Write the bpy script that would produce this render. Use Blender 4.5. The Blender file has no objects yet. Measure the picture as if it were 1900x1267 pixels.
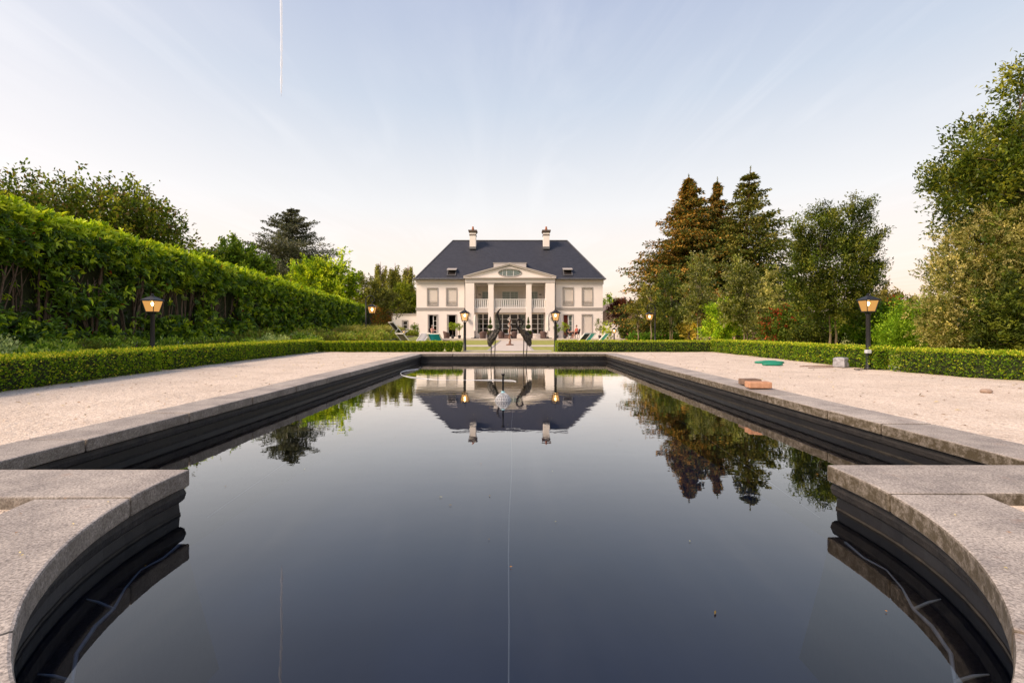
import bpy, math, random
import numpy as np
from mathutils import Vector, Matrix, noise as mnoise
R = math.radians
rng = np.random.default_rng(7); random.seed(7)
sc = bpy.context.scene
COL = sc.collection
F, CX, HY, CH = 844.0, 953.0, 613.0, 0.48          # focal length in photo pixels, vanishing point, eye height

def P(px, py, Y): return Vector(((px-CX)/F*Y, Y, CH+(HY-py)/F*Y))
def G(px, py, z=0.0):
    Y = F*(CH-z)/(py-HY); return Vector(((px-CX)/F*Y, Y, z))
def sstep(a, b, t):
    t = max(0., min(1., (t-a)/(b-a))); return t*t*(3-2*t)

# ------------------------------------------------------------------ materials
def newmat(name):
    m = bpy.data.materials.new(name); m.use_nodes = True
    nt = m.node_tree; b = nt.nodes['Principled BSDF']
    return m, nt, b
def mat(name, c, rough=.6, var=.12, scale=6., bump=0., bscale=40., metal=0., spec=.4, c2=None, objrand=0., coords='Object'):
    m, nt, b = newmat(name); N = nt.nodes.new; L = nt.links.new
    tc = N('ShaderNodeTexCoord')
    no = N('ShaderNodeTexNoise'); no.inputs['Scale'].default_value = scale; no.inputs['Detail'].default_value = 6; no.inputs['Roughness'].default_value = .65
    L(tc.outputs[coords], no.inputs['Vector'])
    rp = N('ShaderNodeValToRGB'); rp.color_ramp.elements[0].position = .3; rp.color_ramp.elements[1].position = .72
    if c2 is None:
        a = [x*(1-var) for x in c]; d = [x*(1+var) for x in c]
    else: a, d = c, c2
    rp.color_ramp.elements[0].color = (*a, 1); rp.color_ramp.elements[1].color = (*d, 1)
    L(no.outputs['Fac'], rp.inputs['Fac']); out = rp.outputs['Color']
    if objrand:
        oi = N('ShaderNodeObjectInfo'); mr = N('ShaderNodeMapRange'); mr.inputs[3].default_value = 1-objrand; mr.inputs[4].default_value = 1+objrand
        L(oi.outputs['Random'], mr.inputs[0]); vm = N('ShaderNodeVectorMath'); vm.operation = 'SCALE'
        L(out, vm.inputs[0]); L(mr.outputs[0], vm.inputs['Scale']); out = vm.outputs[0]
    L(out, b.inputs['Base Color'])
    b.inputs['Roughness'].default_value = rough; b.inputs['Metallic'].default_value = metal
    b.inputs['Specular IOR Level'].default_value = spec
    if bump:
        n2 = N('ShaderNodeTexNoise'); n2.inputs['Scale'].default_value = bscale; n2.inputs['Detail'].default_value = 5
        L(tc.outputs[coords], n2.inputs['Vector'])
        bp = N('ShaderNodeBump'); bp.inputs['Strength'].default_value = bump; bp.inputs['Distance'].default_value = .01
        L(n2.outputs['Fac'], bp.inputs['Height']); L(bp.outputs['Normal'], b.inputs['Normal'])
    return m
def leafmat(name, rough=.6, trans=.35, spec=.2):
    m, nt, b = newmat(name); N = nt.nodes.new; L = nt.links.new
    at = N('ShaderNodeAttribute'); at.attribute_name = 'col'
    L(at.outputs['Color'], b.inputs['Base Color']); b.inputs['Roughness'].default_value = rough
    b.inputs['Specular IOR Level'].default_value = spec
    tr = N('ShaderNodeBsdfTranslucent'); mx = N('ShaderNodeMix'); mx.data_type = 'RGBA'; mx.blend_type = 'MULTIPLY'; mx.inputs[0].default_value = 1
    L(at.outputs['Color'], mx.inputs[6]); mx.inputs[7].default_value = (1.5, 1.45, .6, 1); L(mx.outputs[2], tr.inputs['Color'])
    ms = N('ShaderNodeMixShader'); ms.inputs[0].default_value = trans
    L(b.outputs[0], ms.inputs[1]); L(tr.outputs[0], ms.inputs[2]); L(ms.outputs[0], nt.nodes['Material Output'].inputs['Surface'])
    return m
def emit(name, c, s):
    m, nt, b = newmat(name); b.inputs['Base Color'].default_value = (*c, 1)
    b.inputs['Emission Color'].default_value = (*c, 1); b.inputs['Emission Strength'].default_value = s
    return m
def granite():
    m, nt, b = newmat('granite'); N = nt.nodes.new; L = nt.links.new
    tc = N('ShaderNodeTexCoord'); geo = N('ShaderNodeNewGeometry')
    def noi(s, d=4):
        n = N('ShaderNodeTexNoise'); n.inputs['Scale'].default_value = s; n.inputs['Detail'].default_value = d; n.inputs['Roughness'].default_value = .7
        L(geo.outputs['Position'], n.inputs['Vector']); return n
    a = noi(170, 3); r1 = N('ShaderNodeValToRGB'); e = r1.color_ramp.elements
    e[0].position = .36; e[0].color = (.23, .205, .185, 1); e[1].position = .64; e[1].color = (.58, .53, .485, 1)
    L(a.outputs['Fac'], r1.inputs[0])
    bl = noi(5, 6); r2 = N('ShaderNodeValToRGB'); e = r2.color_ramp.elements; e[0].position = .35; e[0].color = (.62, .60, .59, 1); e[1].position = .65; e[1].color = (1.08, 1.05, 1.0, 1)
    L(bl.outputs['Fac'], r2.inputs[0])
    mu = N('ShaderNodeMix'); mu.data_type = 'RGBA'; mu.blend_type = 'MULTIPLY'; mu.inputs[0].default_value = 1
    L(r1.outputs[0], mu.inputs[6]); L(r2.outputs[0], mu.inputs[7])
    # rusty blotches
    ru = noi(9, 7); r3 = N('ShaderNodeValToRGB'); e = r3.color_ramp.elements; e[0].position = .60; e[0].color = (0, 0, 0, 1); e[1].position = .74; e[1].color = (.45, .45, .45, 1)
    L(ru.outputs['Fac'], r3.inputs[0])
    m3 = N('ShaderNodeMix'); m3.data_type = 'RGBA'; L(r3.outputs[0], m3.inputs[0]); L(mu.outputs[2], m3.inputs[6]); m3.inputs[7].default_value = (.34, .2, .13, 1)
    # algae on upright faces, its colour darkened as if out of the sun
    sx = N('ShaderNodeSeparateXYZ'); L(geo.outputs['True Normal'], sx.inputs[0]); ab = N('ShaderNodeMath'); ab.operation = 'ABSOLUTE'; L(sx.outputs[2], ab.inputs[0])
    mr = N('ShaderNodeMapRange'); mr.inputs[1].default_value = .3; mr.inputs[2].default_value = .75; mr.inputs[3].default_value = 1; mr.inputs[4].default_value = 0; L(ab.outputs[0], mr.inputs[0])
    al = noi(38, 6); r4 = N('ShaderNodeValToRGB'); e = r4.color_ramp.elements; e[0].position = .36; e[0].color = (.5, .5, .5, 1); e[1].position = .56; e[1].color = (.95, .95, .95, 1); L(al.outputs['Fac'], r4.inputs[0])
    sp = N('ShaderNodeSeparateXYZ'); L(geo.outputs['Position'], sp.inputs[0])
    mrx = N('ShaderNodeMapRange'); mrx.inputs[1].default_value = -.6; mrx.inputs[2].default_value = 1.2; mrx.inputs[3].default_value = .62; mrx.inputs[4].default_value = 1; L(sp.outputs[0], mrx.inputs[0])
    q = N('ShaderNodeMath'); q.operation = 'MULTIPLY'; L(mr.outputs[0], q.inputs[0]); L(r4.outputs[0], q.inputs[1])
    q2 = N('ShaderNodeMath'); q2.operation = 'MULTIPLY'; L(q.outputs[0], q2.inputs[0]); L(mrx.outputs[0], q2.inputs[1])
    m4 = N('ShaderNodeMix'); m4.data_type = 'RGBA'; L(q2.outputs[0], m4.inputs[0]); L(m3.outputs[2], m4.inputs[6]); m4.inputs[7].default_value = (.048, .034, .011, 1)
    oi = N('ShaderNodeObjectInfo'); mo = N('ShaderNodeMapRange'); mo.inputs[3].default_value = .86; mo.inputs[4].default_value = 1.1; L(oi.outputs['Random'], mo.inputs[0])
    vm = N('ShaderNodeVectorMath'); vm.operation = 'SCALE'; L(m4.outputs[2], vm.inputs[0]); L(mo.outputs[0], vm.inputs['Scale'])
    L(vm.outputs[0], b.inputs['Base Color']); b.inputs['Roughness'].default_value = .75
    n2 = noi(120, 6); bp = N('ShaderNodeBump'); bp.inputs['Strength'].default_value = .6; bp.inputs['Distance'].default_value = .004
    L(n2.outputs['Fac'], bp.inputs['Height']); L(bp.outputs[0], b.inputs['Normal'])
    return m
def gravelmat():
    m, nt, b = newmat('gravel'); N = nt.nodes.new; L = nt.links.new
    geo = N('ShaderNodeNewGeometry')
    v = N('ShaderNodeTexVoronoi'); v.inputs['Scale'].default_value = 150; L(geo.outputs['Position'], v.inputs['Vector'])
    bw = N('ShaderNodeSeparateColor'); L(v.outputs['Color'], bw.inputs[0])
    r = N('ShaderNodeValToRGB'); e = r.color_ramp.elements; e[0].position = 0; e[0].color = (.50, .39, .30, 1); e[1].position = 1; e[1].color = (.80, .70, .59, 1)
    x = r.color_ramp.elements.new(.25); x.color = (.60, .49, .39, 1)
    L(bw.outputs[0], r.inputs[0])
    n = N('ShaderNodeTexNoise'); n.inputs['Scale'].default_value = 2.2; n.inputs['Detail'].default_value = 8; n.inputs['Roughness'].default_value = .7; L(geo.outputs['Position'], n.inputs['Vector'])
    r2 = N('ShaderNodeValToRGB'); e = r2.color_ramp.elements; e[0].position = .3; e[0].color = (.82, .80, .78, 1); e[1].position = .62; e[1].color = (1.05, 1.04, 1.03, 1); L(n.outputs['Fac'], r2.inputs[0])
    mu = N('ShaderNodeMix'); mu.data_type = 'RGBA'; mu.blend_type = 'MULTIPLY'; mu.inputs[0].default_value = 1; L(r.outputs[0], mu.inputs[6]); L(r2.outputs[0], mu.inputs[7])
    # specks of dirt and dead leaf bits
    n3 = N('ShaderNodeTexNoise'); n3.inputs['Scale'].default_value = 26; n3.inputs['Detail'].default_value = 5; L(geo.outputs['Position'], n3.inputs['Vector'])
    r3 = N('ShaderNodeValToRGB'); e = r3.color_ramp.elements; e[0].position = .67; e[0].color = (0, 0, 0, 1); e[1].position = .72; e[1].color = (.75, .75, .75, 1); L(n3.outputs['Fac'], r3.inputs[0])
    m3 = N('ShaderNodeMix'); m3.data_type = 'RGBA'; L(r3.outputs[0], m3.inputs[0]); L(mu.outputs[2], m3.inputs[6]); m3.inputs[7].default_value = (.2, .13, .09, 1)
    L(m3.outputs[2], b.inputs['Base Color']); b.inputs['Roughness'].default_value = .9
    bp = N('ShaderNodeBump'); bp.inputs['Strength'].default_value = .55; bp.inputs['Distance'].default_value = .006; L(v.outputs['Distance'], bp.inputs['Height'])
    bp.invert = True
    b2 = N('ShaderNodeBump'); b2.inputs['Strength'].default_value = .5; b2.inputs['Distance'].default_value = .03; L(n3.outputs['Fac'], b2.inputs['Height']); L(bp.outputs[0], b2.inputs['Normal'])
    L(b2.outputs[0], b.inputs['Normal'])
    return m
def watermat():
    m = bpy.data.materials.new('water'); m.use_nodes = True; nt = m.node_tree; nt.nodes.clear(); N = nt.nodes.new; L = nt.links.new
    out = N('ShaderNodeOutputMaterial'); geo = N('ShaderNodeNewGeometry')
    mp = N('ShaderNodeMapping'); mp.inputs['Scale'].default_value = (1.0, 1.6, 1); L(geo.outputs['Position'], mp.inputs[0])
    n = N('ShaderNodeTexNoise'); n.inputs['Scale'].default_value = 5.5; n.inputs['Detail'].default_value = 3; L(mp.outputs[0], n.inputs['Vector'])
    # calmer beside the camera, light ripples around the fountain and further out
    sp = N('ShaderNodeSeparateXYZ'); L(geo.outputs['Position'], sp.inputs[0]); mr = N('ShaderNodeMapRange')
    mr.inputs[1].default_value = 1.2; mr.inputs[2].default_value = 6; mr.inputs[3].default_value = .25; mr.inputs[4].default_value = 1; L(sp.outputs[1], mr.inputs[0])
    bp = N('ShaderNodeBump'); bp.inputs['Distance'].default_value = .0009; L(n.outputs['Fac'], bp.inputs['Height']); L(mr.outputs[0], bp.inputs['Strength'])
    fr = N('ShaderNodeFresnel'); fr.inputs['IOR'].default_value = 1.34; L(bp.outputs[0], fr.inputs['Normal'])
    gl = N('ShaderNodeBsdfGlossy'); gl.inputs['Roughness'].default_value = 0.0; gl.inputs['Color'].default_value = (1, 1, 1, 1); L(bp.outputs[0], gl.inputs['Normal'])
    tr = N('ShaderNodeBsdfTransparent'); tr.inputs['Color'].default_value = (.60, .67, .77, 1)
    fm = N('ShaderNodeMath'); fm.operation = 'MULTIPLY'; fm.use_clamp = True; fm.inputs[1].default_value = 1.9; L(fr.outputs[0], fm.inputs[0])
    ms = N('ShaderNodeMixShader'); L(fm.outputs[0], ms.inputs[0]); L(tr.outputs[0], ms.inputs[1]); L(gl.outputs[0], ms.inputs[2])
    L(ms.outputs[0], out.inputs['Surface'])
    return m
def slatemat():
    m, nt, b = newmat('slate'); N = nt.nodes.new; L = nt.links.new
    tc = N('ShaderNodeTexCoord'); mp = N('ShaderNodeMapping'); mp.inputs['Scale'].default_value = (1, 1, 1); L(tc.outputs['Object'], mp.inputs[0])
    sx = N('ShaderNodeSeparateXYZ'); L(mp.outputs[0], sx.inputs[0]); cx = N('ShaderNodeCombineXYZ')
    ad = N('ShaderNodeMath'); ad.operation = 'ADD'; L(sx.outputs[0], ad.inputs[0]); L(sx.outputs[1], ad.inputs[1]); L(ad.outputs[0], cx.inputs[0]); L(sx.outputs[2], cx.inputs[1])
    br = N('ShaderNodeTexBrick'); br.inputs['Scale'].default_value = 1; br.inputs['Brick Width'].default_value = .26; br.inputs['Row Height'].default_value = .14
    br.inputs['Mortar Size'].default_value = .006; br.inputs['Color1'].default_value = (.021, .023, .031, 1); br.inputs['Color2'].default_value = (.034, .036, .047, 1); br.inputs['Mortar'].default_value = (.02, .02, .025, 1)
    L(cx.outputs[0], br.inputs['Vector']); L(br.outputs[0], b.inputs['Base Color']); b.inputs['Roughness'].default_value = .55
    bp = N('ShaderNodeBump'); bp.inputs['Strength'].default_value = .5; bp.inputs['Distance'].default_value = .02; L(br.outputs['Fac'], bp.inputs['Height']); bp.invert = True; L(bp.outputs[0], b.inputs['Normal'])
    return m
def glassmat(name, tint=(.9, .95, .95)):
    m = bpy.data.materials.new(name); m.use_nodes = True; nt = m.node_tree; nt.nodes.clear(); N = nt.nodes.new; L = nt.links.new
    out = N('ShaderNodeOutputMaterial'); fr = N('ShaderNodeFresnel'); fr.inputs[0].default_value = 1.33
    gl = N('ShaderNodeBsdfGlossy'); gl.inputs['Roughness'].default_value = .02; tr = N('ShaderNodeBsdfTransparent'); tr.inputs[0].default_value = (*tint, 1)
    ms = N('ShaderNodeMixShader'); L(fr.outputs[0], ms.inputs[0]); L(tr.outputs[0], ms.inputs[1]); L(gl.outputs[0], ms.inputs[2]); L(ms.outputs[0], out.inputs[0])
    return m
def lampglass():
    m = bpy.data.materials.new('lit_lamp_glass'); m.use_nodes = True; nt = m.node_tree; nt.nodes.clear(); N = nt.nodes.new; L = nt.links.new
    out = N('ShaderNodeOutputMaterial'); tr = N('ShaderNodeBsdfTransparent'); tr.inputs[0].default_value = (1, .93, .8, 1)
    em = N('ShaderNodeEmission'); em.inputs[0].default_value = (1, .50, .15, 1); em.inputs[1].default_value = LAMP_GLOW
    ms = N('ShaderNodeMixShader'); ms.inputs[0].default_value = .32; L(tr.outputs[0], ms.inputs[1]); L(em.outputs[0], ms.inputs[2]); L(ms.outputs[0], out.inputs[0])
    return m
LAMP_GLOW = 0.75

M = {}
M['granite'] = granite(); M['gravel'] = gravelmat(); M['water'] = watermat(); M['slate'] = slatemat()
M['liner'] = mat('pond_liner', (.004, .004, .006), .45, scale=5, c2=(.014, .013, .014), bump=.6, bscale=6)
M['linerdirty'] = mat('dusty_liner', (.007, .007, .008), .65, scale=14, c2=(.032, .028, .025), bump=.5, bscale=50)
M['floor'] = mat('basin_floor', (.006, .018, .055), .6, scale=1.5, c2=(.014, .032, .085))
M['scum'] = mat('scum', (.008, .008, .008), .8, scale=30, c2=(.04, .034, .026))
M['cord'] = mat('white_cord', (.40, .40, .37), .6)
M['render'] = mat('wall_render', (.84, .765, .705), .85, var=.035, scale=1.2, bump=.1, bscale=60)
M['trim'] = mat('grey_trim', (.36, .33, .305), .8, var=.05, scale=3)
M['trimlight'] = mat('light_trim', (.55, .50, .46), .8, var=.03, scale=3)
M['shutter'] = mat('roller_shutter', (.76, .69, .62), .6, var=.03)
M['frame'] = mat('white_frame', (.74, .72, .69), .5, var=.02)
M['dark'] = mat('dark_interior', (.022, .016, .013), .8, var=.4, scale=2)
M['curtain'] = mat('curtain', (.5, .5, .43), .9, var=.1, scale=8)
M['redcurtain'] = mat('red_brown_curtain', (.16, .035, .02), .9, var=.2)
M['glass'] = glassmat('window_glass')
M['metal'] = mat('black_metal', (.02, .02, .022), .45, var=.3, metal=.3, bump=.05)
M['zinc'] = mat('zinc_gutter', (.16, .16, .165), .5, metal=.4)
M['terracotta'] = mat('terracotta', (.36, .13, .06), .8, var=.2)
M['lampglass'] = lampglass(); M['bulb'] = emit('lamp_bulb', (1, .66, .28), 14)
M['bronze'] = mat('dark_bronze', (.010, .009, .009), .42, c2=(.038, .031, .028), scale=25, metal=.6, bump=.6, bscale=90)
M['rust'] = mat('rusty_steel', (.13, .045, .02), .8, c2=(.32, .2, .14), scale=22, bump=.5)
M['bark'] = mat('bark', (.075, .05, .035), .9, c2=(.17, .12, .085), scale=14, bump=.8, bscale=30)
M['palebark'] = mat('pale_bark', (.20, .145, .10), .9, c2=(.34, .26, .19), scale=14, bump=.6, bscale=30)
M['sprucebark'] = mat('spruce_bark', (.16, .085, .05), .9, c2=(.3, .17, .1), scale=10, bump=.6, bscale=30)
M['leaf'] = leafmat('leaf'); M['gloss'] = leafmat('glossy_leaf', .42, .3, .35); M['needle'] = leafmat('needle', .6, .15, .2)
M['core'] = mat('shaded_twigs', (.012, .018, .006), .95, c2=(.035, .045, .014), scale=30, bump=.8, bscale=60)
M['lawn'] = mat('lawn_grass', (.20, .225, .035), .95, c2=(.42, .39, .10), scale=3, bump=.8, bscale=60, coords='Object')
M['soil'] = mat('bed_soil', (.05, .035, .025), .95, c2=(.13, .1, .075), scale=8, bump=.8, bscale=40)
M['paving'] = mat('paving', (.50, .43, .36), .85, c2=(.62, .55, .48), scale=2.5, bump=.2, bscale=40)
M['wicker'] = mat('wicker', (.07, .04, .033), .7, c2=(.16, .10, .085), scale=50, bump=.8, bscale=120)
M['teal'] = mat('teal_cloth', (.0, .28, .42), .8, var=.06); M['turq'] = mat('turquoise_cloth', (.12, .62, .85), .8, var=.05)
M['olive'] = mat('olive_grey_cloth', (.15, .14, .11), .85, var=.1); M['greycloth'] = mat('grey_cloth', (.33, .33, .34), .85, var=.06); M['blackcloth'] = mat('charcoal_cloth', (.05, .045, .045), .85)
M['whitewood'] = mat('white_wood', (.72, .69, .66), .5, var=.04)
M['canvas'] = mat('parasol_canvas', (.72, .66, .6), .85, var=.06, scale=10)
M['brick'] = mat('orange_brick', (.42, .20, .11), .85, c2=(.58, .33, .2), scale=30, bump=.5, bscale=120)
M['oldbrick'] = mat('brown_brick', (.11, .07, .05), .9, c2=(.26, .17, .12), scale=20, bump=.5, bscale=90)
M['bag'] = mat('grey_plastic', (.22, .22, .24), .5, c2=(.40, .39, .40), scale=18, bump=.4, bscale=20)
M['green'] = mat('green_plastic', (.015, .22, .13), .5, var=.2)
M['plastic'] = mat('white_plastic', (.52, .54, .56), .4, var=.04); M['cyan'] = mat('pale_blue_plastic', (.3, .55, .6), .4)
M['skin'] = mat('skin', (.52, .27, .19), .6, var=.06); M['hair'] = mat('hair', (.05, .03, .02), .8); M['greyhair'] = mat('grey_hair', (.35, .33, .31), .8)
M['redshirt'] = mat('red_cloth', (.5, .07, .05), .85); M['darkcloth'] = mat('dark_cloth', (.03, .028, .035), .85); M['pinkshirt'] = mat('pink_cloth', (.72, .42, .34), .85)
M['wood'] = mat('fence_wood', (.27, .20, .14), .85, c2=(.38, .3, .22), scale=4, bump=.3)
M['tile'] = mat('old_roof_tile', (.10, .075, .065), .9, c2=(.2, .15, .13), scale=14, bump=.5)
M['brickwall'] = mat('neighbour_brick', (.33, .2, .14), .9, c2=(.45, .3, .22), scale=12)
M['pot'] = mat('dark_pot', (.05, .05, .055), .6)
M['vapour'] = mat('vapour', (.9, .9, .9), 1, var=.02)
def _vap():
    nt = M['vapour'].node_tree; N = nt.nodes.new; L = nt.links.new; tr = N('ShaderNodeBsdfTransparent'); lw = N('ShaderNodeLayerWeight'); lw.inputs[0].default_value = .5
    geo = N('ShaderNodeNewGeometry'); no = N('ShaderNodeTexNoise'); no.inputs['Scale'].default_value = .05; no.inputs['Detail'].default_value = 4; L(geo.outputs['Position'], no.inputs['Vector'])
    a = N('ShaderNodeMath'); a.operation = 'MULTIPLY_ADD'; a.inputs[1].default_value = .3; a.use_clamp = True; L(no.outputs['Fac'], a.inputs[0]); L(lw.outputs['Facing'], a.inputs[2])
    ms = N('ShaderNodeMixShader'); L(a.outputs[0], ms.inputs[0]); L(nt.nodes['Principled BSDF'].outputs[0], ms.inputs[1]); L(tr.outputs[0], ms.inputs[2]); L(ms.outputs[0], nt.nodes['Material Output'].inputs['Surface'])
_vap()
M['stone'] = mat('pebble', (.28, .2, .15), .9, c2=(.45, .33, .26), scale=20, bump=.4)
M['membrane'] = mat('weed_membrane', (.05, .06, .07), .8, c2=(.12, .13, .14), scale=10, bump=.4, bscale=20)

# ------------------------------------------------------------------ object helpers
def tag(o, label=None, cat=None, group=None, kind=None):
    if label: o['label'] = label
    if cat: o['category'] = cat
    if group: o['group'] = group
    if kind: o['kind'] = kind
    return o
def thing(name, label, cat, loc=(0, 0, 0), rz=0, group=None):
    o = bpy.data.objects.new(name, None); COL.objects.link(o); o.location = loc; o.rotation_euler = (0, 0, rz); o.empty_display_size = .1
    return tag(o, label, cat, group)
def wloc(p):
    v = Vector((0, 0, 0))
    while p is not None: v += p.location; p = p.parent
    return v
def link(name, me, m, parent=None, world=True):
    me.materials.clear(); me.materials.append(m)
    o = bpy.data.objects.new(name, me); COL.objects.link(o)
    if parent is not None:
        o.parent = parent
        if world:
            w = wloc(parent)
            if w.length > 0: me.transform(Matrix.Translation(-w))
    return o
def copy_tree(o, parent=None):
    c = o.copy(); COL.objects.link(c)
    if parent is not None: c.parent = parent
    for ch in list(o.children): copy_tree(ch, c)
    return c
class MB:
    def __init__(s): s.v = []; s.f = []
    def add(s, v, f):
        n = len(s.v); s.v += [tuple(x) for x in v]; s.f += [tuple(i+n for i in q) for q in f]; return s
    def box(s, a, b):
        x0, y0, z0 = a; x1, y1, z1 = b
        return s.add([(x0, y0, z0), (x1, y0, z0), (x1, y1, z0), (x0, y1, z0), (x0, y0, z1), (x1, y0, z1), (x1, y1, z1), (x0, y1, z1)],
                     [(0, 3, 2, 1), (4, 5, 6, 7), (0, 1, 5, 4), (1, 2, 6, 5), (2, 3, 7, 6), (3, 0, 4, 7)])
    def cbox(s, c, d): return s.box([c[i]-d[i]/2 for i in range(3)], [c[i]+d[i]/2 for i in range(3)])
    def bar(s, a, b, w, h=None, up=(0, 0, 1)):
        a = Vector(a); b = Vector(b); h = h or w; d = (b-a).normalized(); u = Vector(up)
        if abs(d.dot(u)) > .98: u = Vector((0, 1, 0))
        x = d.cross(u).normalized(); y = x.cross(d)
        v = []
        for p in (a, b):
            for i, j in ((-1, -1), (1, -1), (1, 1), (-1, 1)): v.append(p+x*(i*w/2)+y*(j*h/2))
        return s.add(v, [(0, 1, 2, 3), (7, 6, 5, 4), (0, 4, 5, 1), (1, 5, 6, 2), (2, 6, 7, 3), (3, 7, 4, 0)])
    def tube(s, pts, rad, n=8, sy=1.0):
        pts = [Vector(p) for p in pts]
        if not hasattr(rad, '__len__'): rad = [rad]*len(pts)
        t0 = (pts[1]-pts[0]).normalized(); u = Vector((0, 0, 1)) if abs(t0.z) < .9 else Vector((0, 1, 0))
        x = t0.cross(u).normalized(); v = []
        for i, p in enumerate(pts):
            t = (pts[min(i+1, len(pts)-1)]-pts[max(i-1, 0)]).normalized()
            x = (x-t*x.dot(t)).normalized(); y = t.cross(x)
            for k in range(n):
                a = 2*math.pi*k/n; v.append(p+x*(rad[i]*math.cos(a))+y*(rad[i]*sy*math.sin(a)))
        f = [(i*n+k, i*n+(k+1) % n, (i+1)*n+(k+1) % n, (i+1)*n+k) for i in range(len(pts)-1) for k in range(n)]
        f += [tuple(range(n-1, -1, -1)), tuple(range((len(pts)-1)*n, len(pts)*n))]
        return s.add(v, f)
    def lathe(s, prof, c=(0, 0, 0), n=16, sx=1, sy=1):
        v = []
        for r, z in prof:
            for k in range(n):
                a = 2*math.pi*k/n; v.append((c[0]+r*sx*math.cos(a), c[1]+r*sy*math.sin(a), c[2]+z))
        f = [(i*n+k, i*n+(k+1) % n, (i+1)*n+(k+1) % n, (i+1)*n+k) for i in range(len(prof)-1) for k in range(n)]
        f += [tuple(range(n-1, -1, -1)), tuple(range((len(prof)-1)*n, len(prof)*n))]
        return s.add(v, f)
    def prism(s, poly, z0, z1):
        n = len(poly); v = [(x, y, z0) for x, y in poly]+[(x, y, z1) for x, y in poly]
        return s.add(v, [tuple(range(n-1, -1, -1)), tuple(range(n, 2*n))]+[(i, (i+1) % n, n+(i+1) % n, n+i) for i in range(n)])
    def prismy(s, poly, y0, y1):            # polygon in XZ, thickness along Y
        n = len(poly); v = [(x, y0, z) for x, z in poly]+[(x, y1, z) for x, z in poly]
        return s.add(v, [tuple(range(n)), tuple(range(2*n-1, n-1, -1))]+[(i, n+i, n+(i+1) % n, (i+1) % n) for i in range(n)])
    def mesh(s, name):
        me = bpy.data.meshes.new(name); me.from_pydata(s.v, [], s.f); me.validate(); me.update(); return me
    def build(s, name, m, parent=None, smooth=False, bevel=0, world=True, seg=2):
        me = s.mesh(name); o = link(name, me, m, parent, world)
        if smooth:
            me.polygons.foreach_set('use_smooth', [True]*len(me.polygons))
        if bevel:
            md = o.modifiers.new('bevel', 'BEVEL'); md.width = bevel; md.segments = seg; md.limit_method = 'ANGLE'; md.angle_limit = R(40)
        return o
def unit(a): return a/np.maximum(np.linalg.norm(a, axis=-1, keepdims=True), 1e-9)
def leaves(name, pos, d, nrm, ln, wd, col, m, parent=None, six=False, fold=.25, kind=None):
    pos = np.asarray(pos, float); n = len(pos); d = unit(d); sd = unit(np.cross(d, nrm)); up = np.cross(sd, d)
    ln = np.broadcast_to(np.asarray(ln, float), (n,))[:, None]; wd = np.broadcast_to(np.asarray(wd, float), (n,))[:, None]
    if six:
        V = np.stack([pos, pos+d*ln*.3+sd*wd*.45+up*wd*fold, pos+d*ln*.7+sd*wd*.4+up*wd*fold*.6-up*ln*.03, pos+d*ln-up*ln*.12,
                      pos+d*ln*.7-sd*wd*.4+up*wd*fold*.6-up*ln*.03, pos+d*ln*.3-sd*wd*.45+up*wd*fold], 1)
        fi = np.array([0, 1, 2, 3, 0, 3, 4, 5]); k = 4; nf = 2; nv = 6
    else:
        V = np.stack([pos, pos+d*ln*.45+sd*wd*.5+up*wd*fold, pos+d*ln, pos+d*ln*.45-sd*wd*.5+up*wd*fold], 1)
        fi = np.array([0, 1, 2, 0, 2, 3]); k = 3; nf = 2; nv = 4
    V = V.reshape(-1, 3)
    if parent is not None: V = V-np.array(wloc(parent))
    idx = (np.arange(n)[:, None]*nv+fi[None]).reshape(-1)
    me = bpy.data.meshes.new(name); me.vertices.add(len(V)); me.vertices.foreach_set('co', V.astype(np.float32).ravel())
    me.loops.add(len(idx)); me.loops.foreach_set('vertex_index', idx.astype(np.int32))
    me.polygons.add(n*nf); me.polygons.foreach_set('loop_start', (np.arange(n*nf)*k).astype(np.int32))
    me.update(calc_edges=True)
    at = me.attributes.new('col', 'FLOAT_COLOR', 'FACE')
    c = np.ones((n, 4)); c[:, :3] = col; c = np.repeat(c, nf, 0)
    at.data.foreach_set('color', c.astype(np.float32).ravel())
    o = link(name, me, m, parent, world=False)
    if kind: o['kind'] = kind
    return o
def rdir(n):
    v = rng.normal(size=(n, 3)); return unit(v)
def pal(n, cols, w=None, var=.18):
    cols = np.array(cols, float)*PALK; i = rng.choice(len(cols), n, p=w)
    return np.clip(cols[i]*(1+rng.normal(size=(n, 1))*var), .002, 1)
PALK = np.array([1.58, 1.52, .85])
GREEN = [(.035, .07, .014), (.055, .11, .02), (.085, .15, .025), (.14, .21, .035)]

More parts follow.
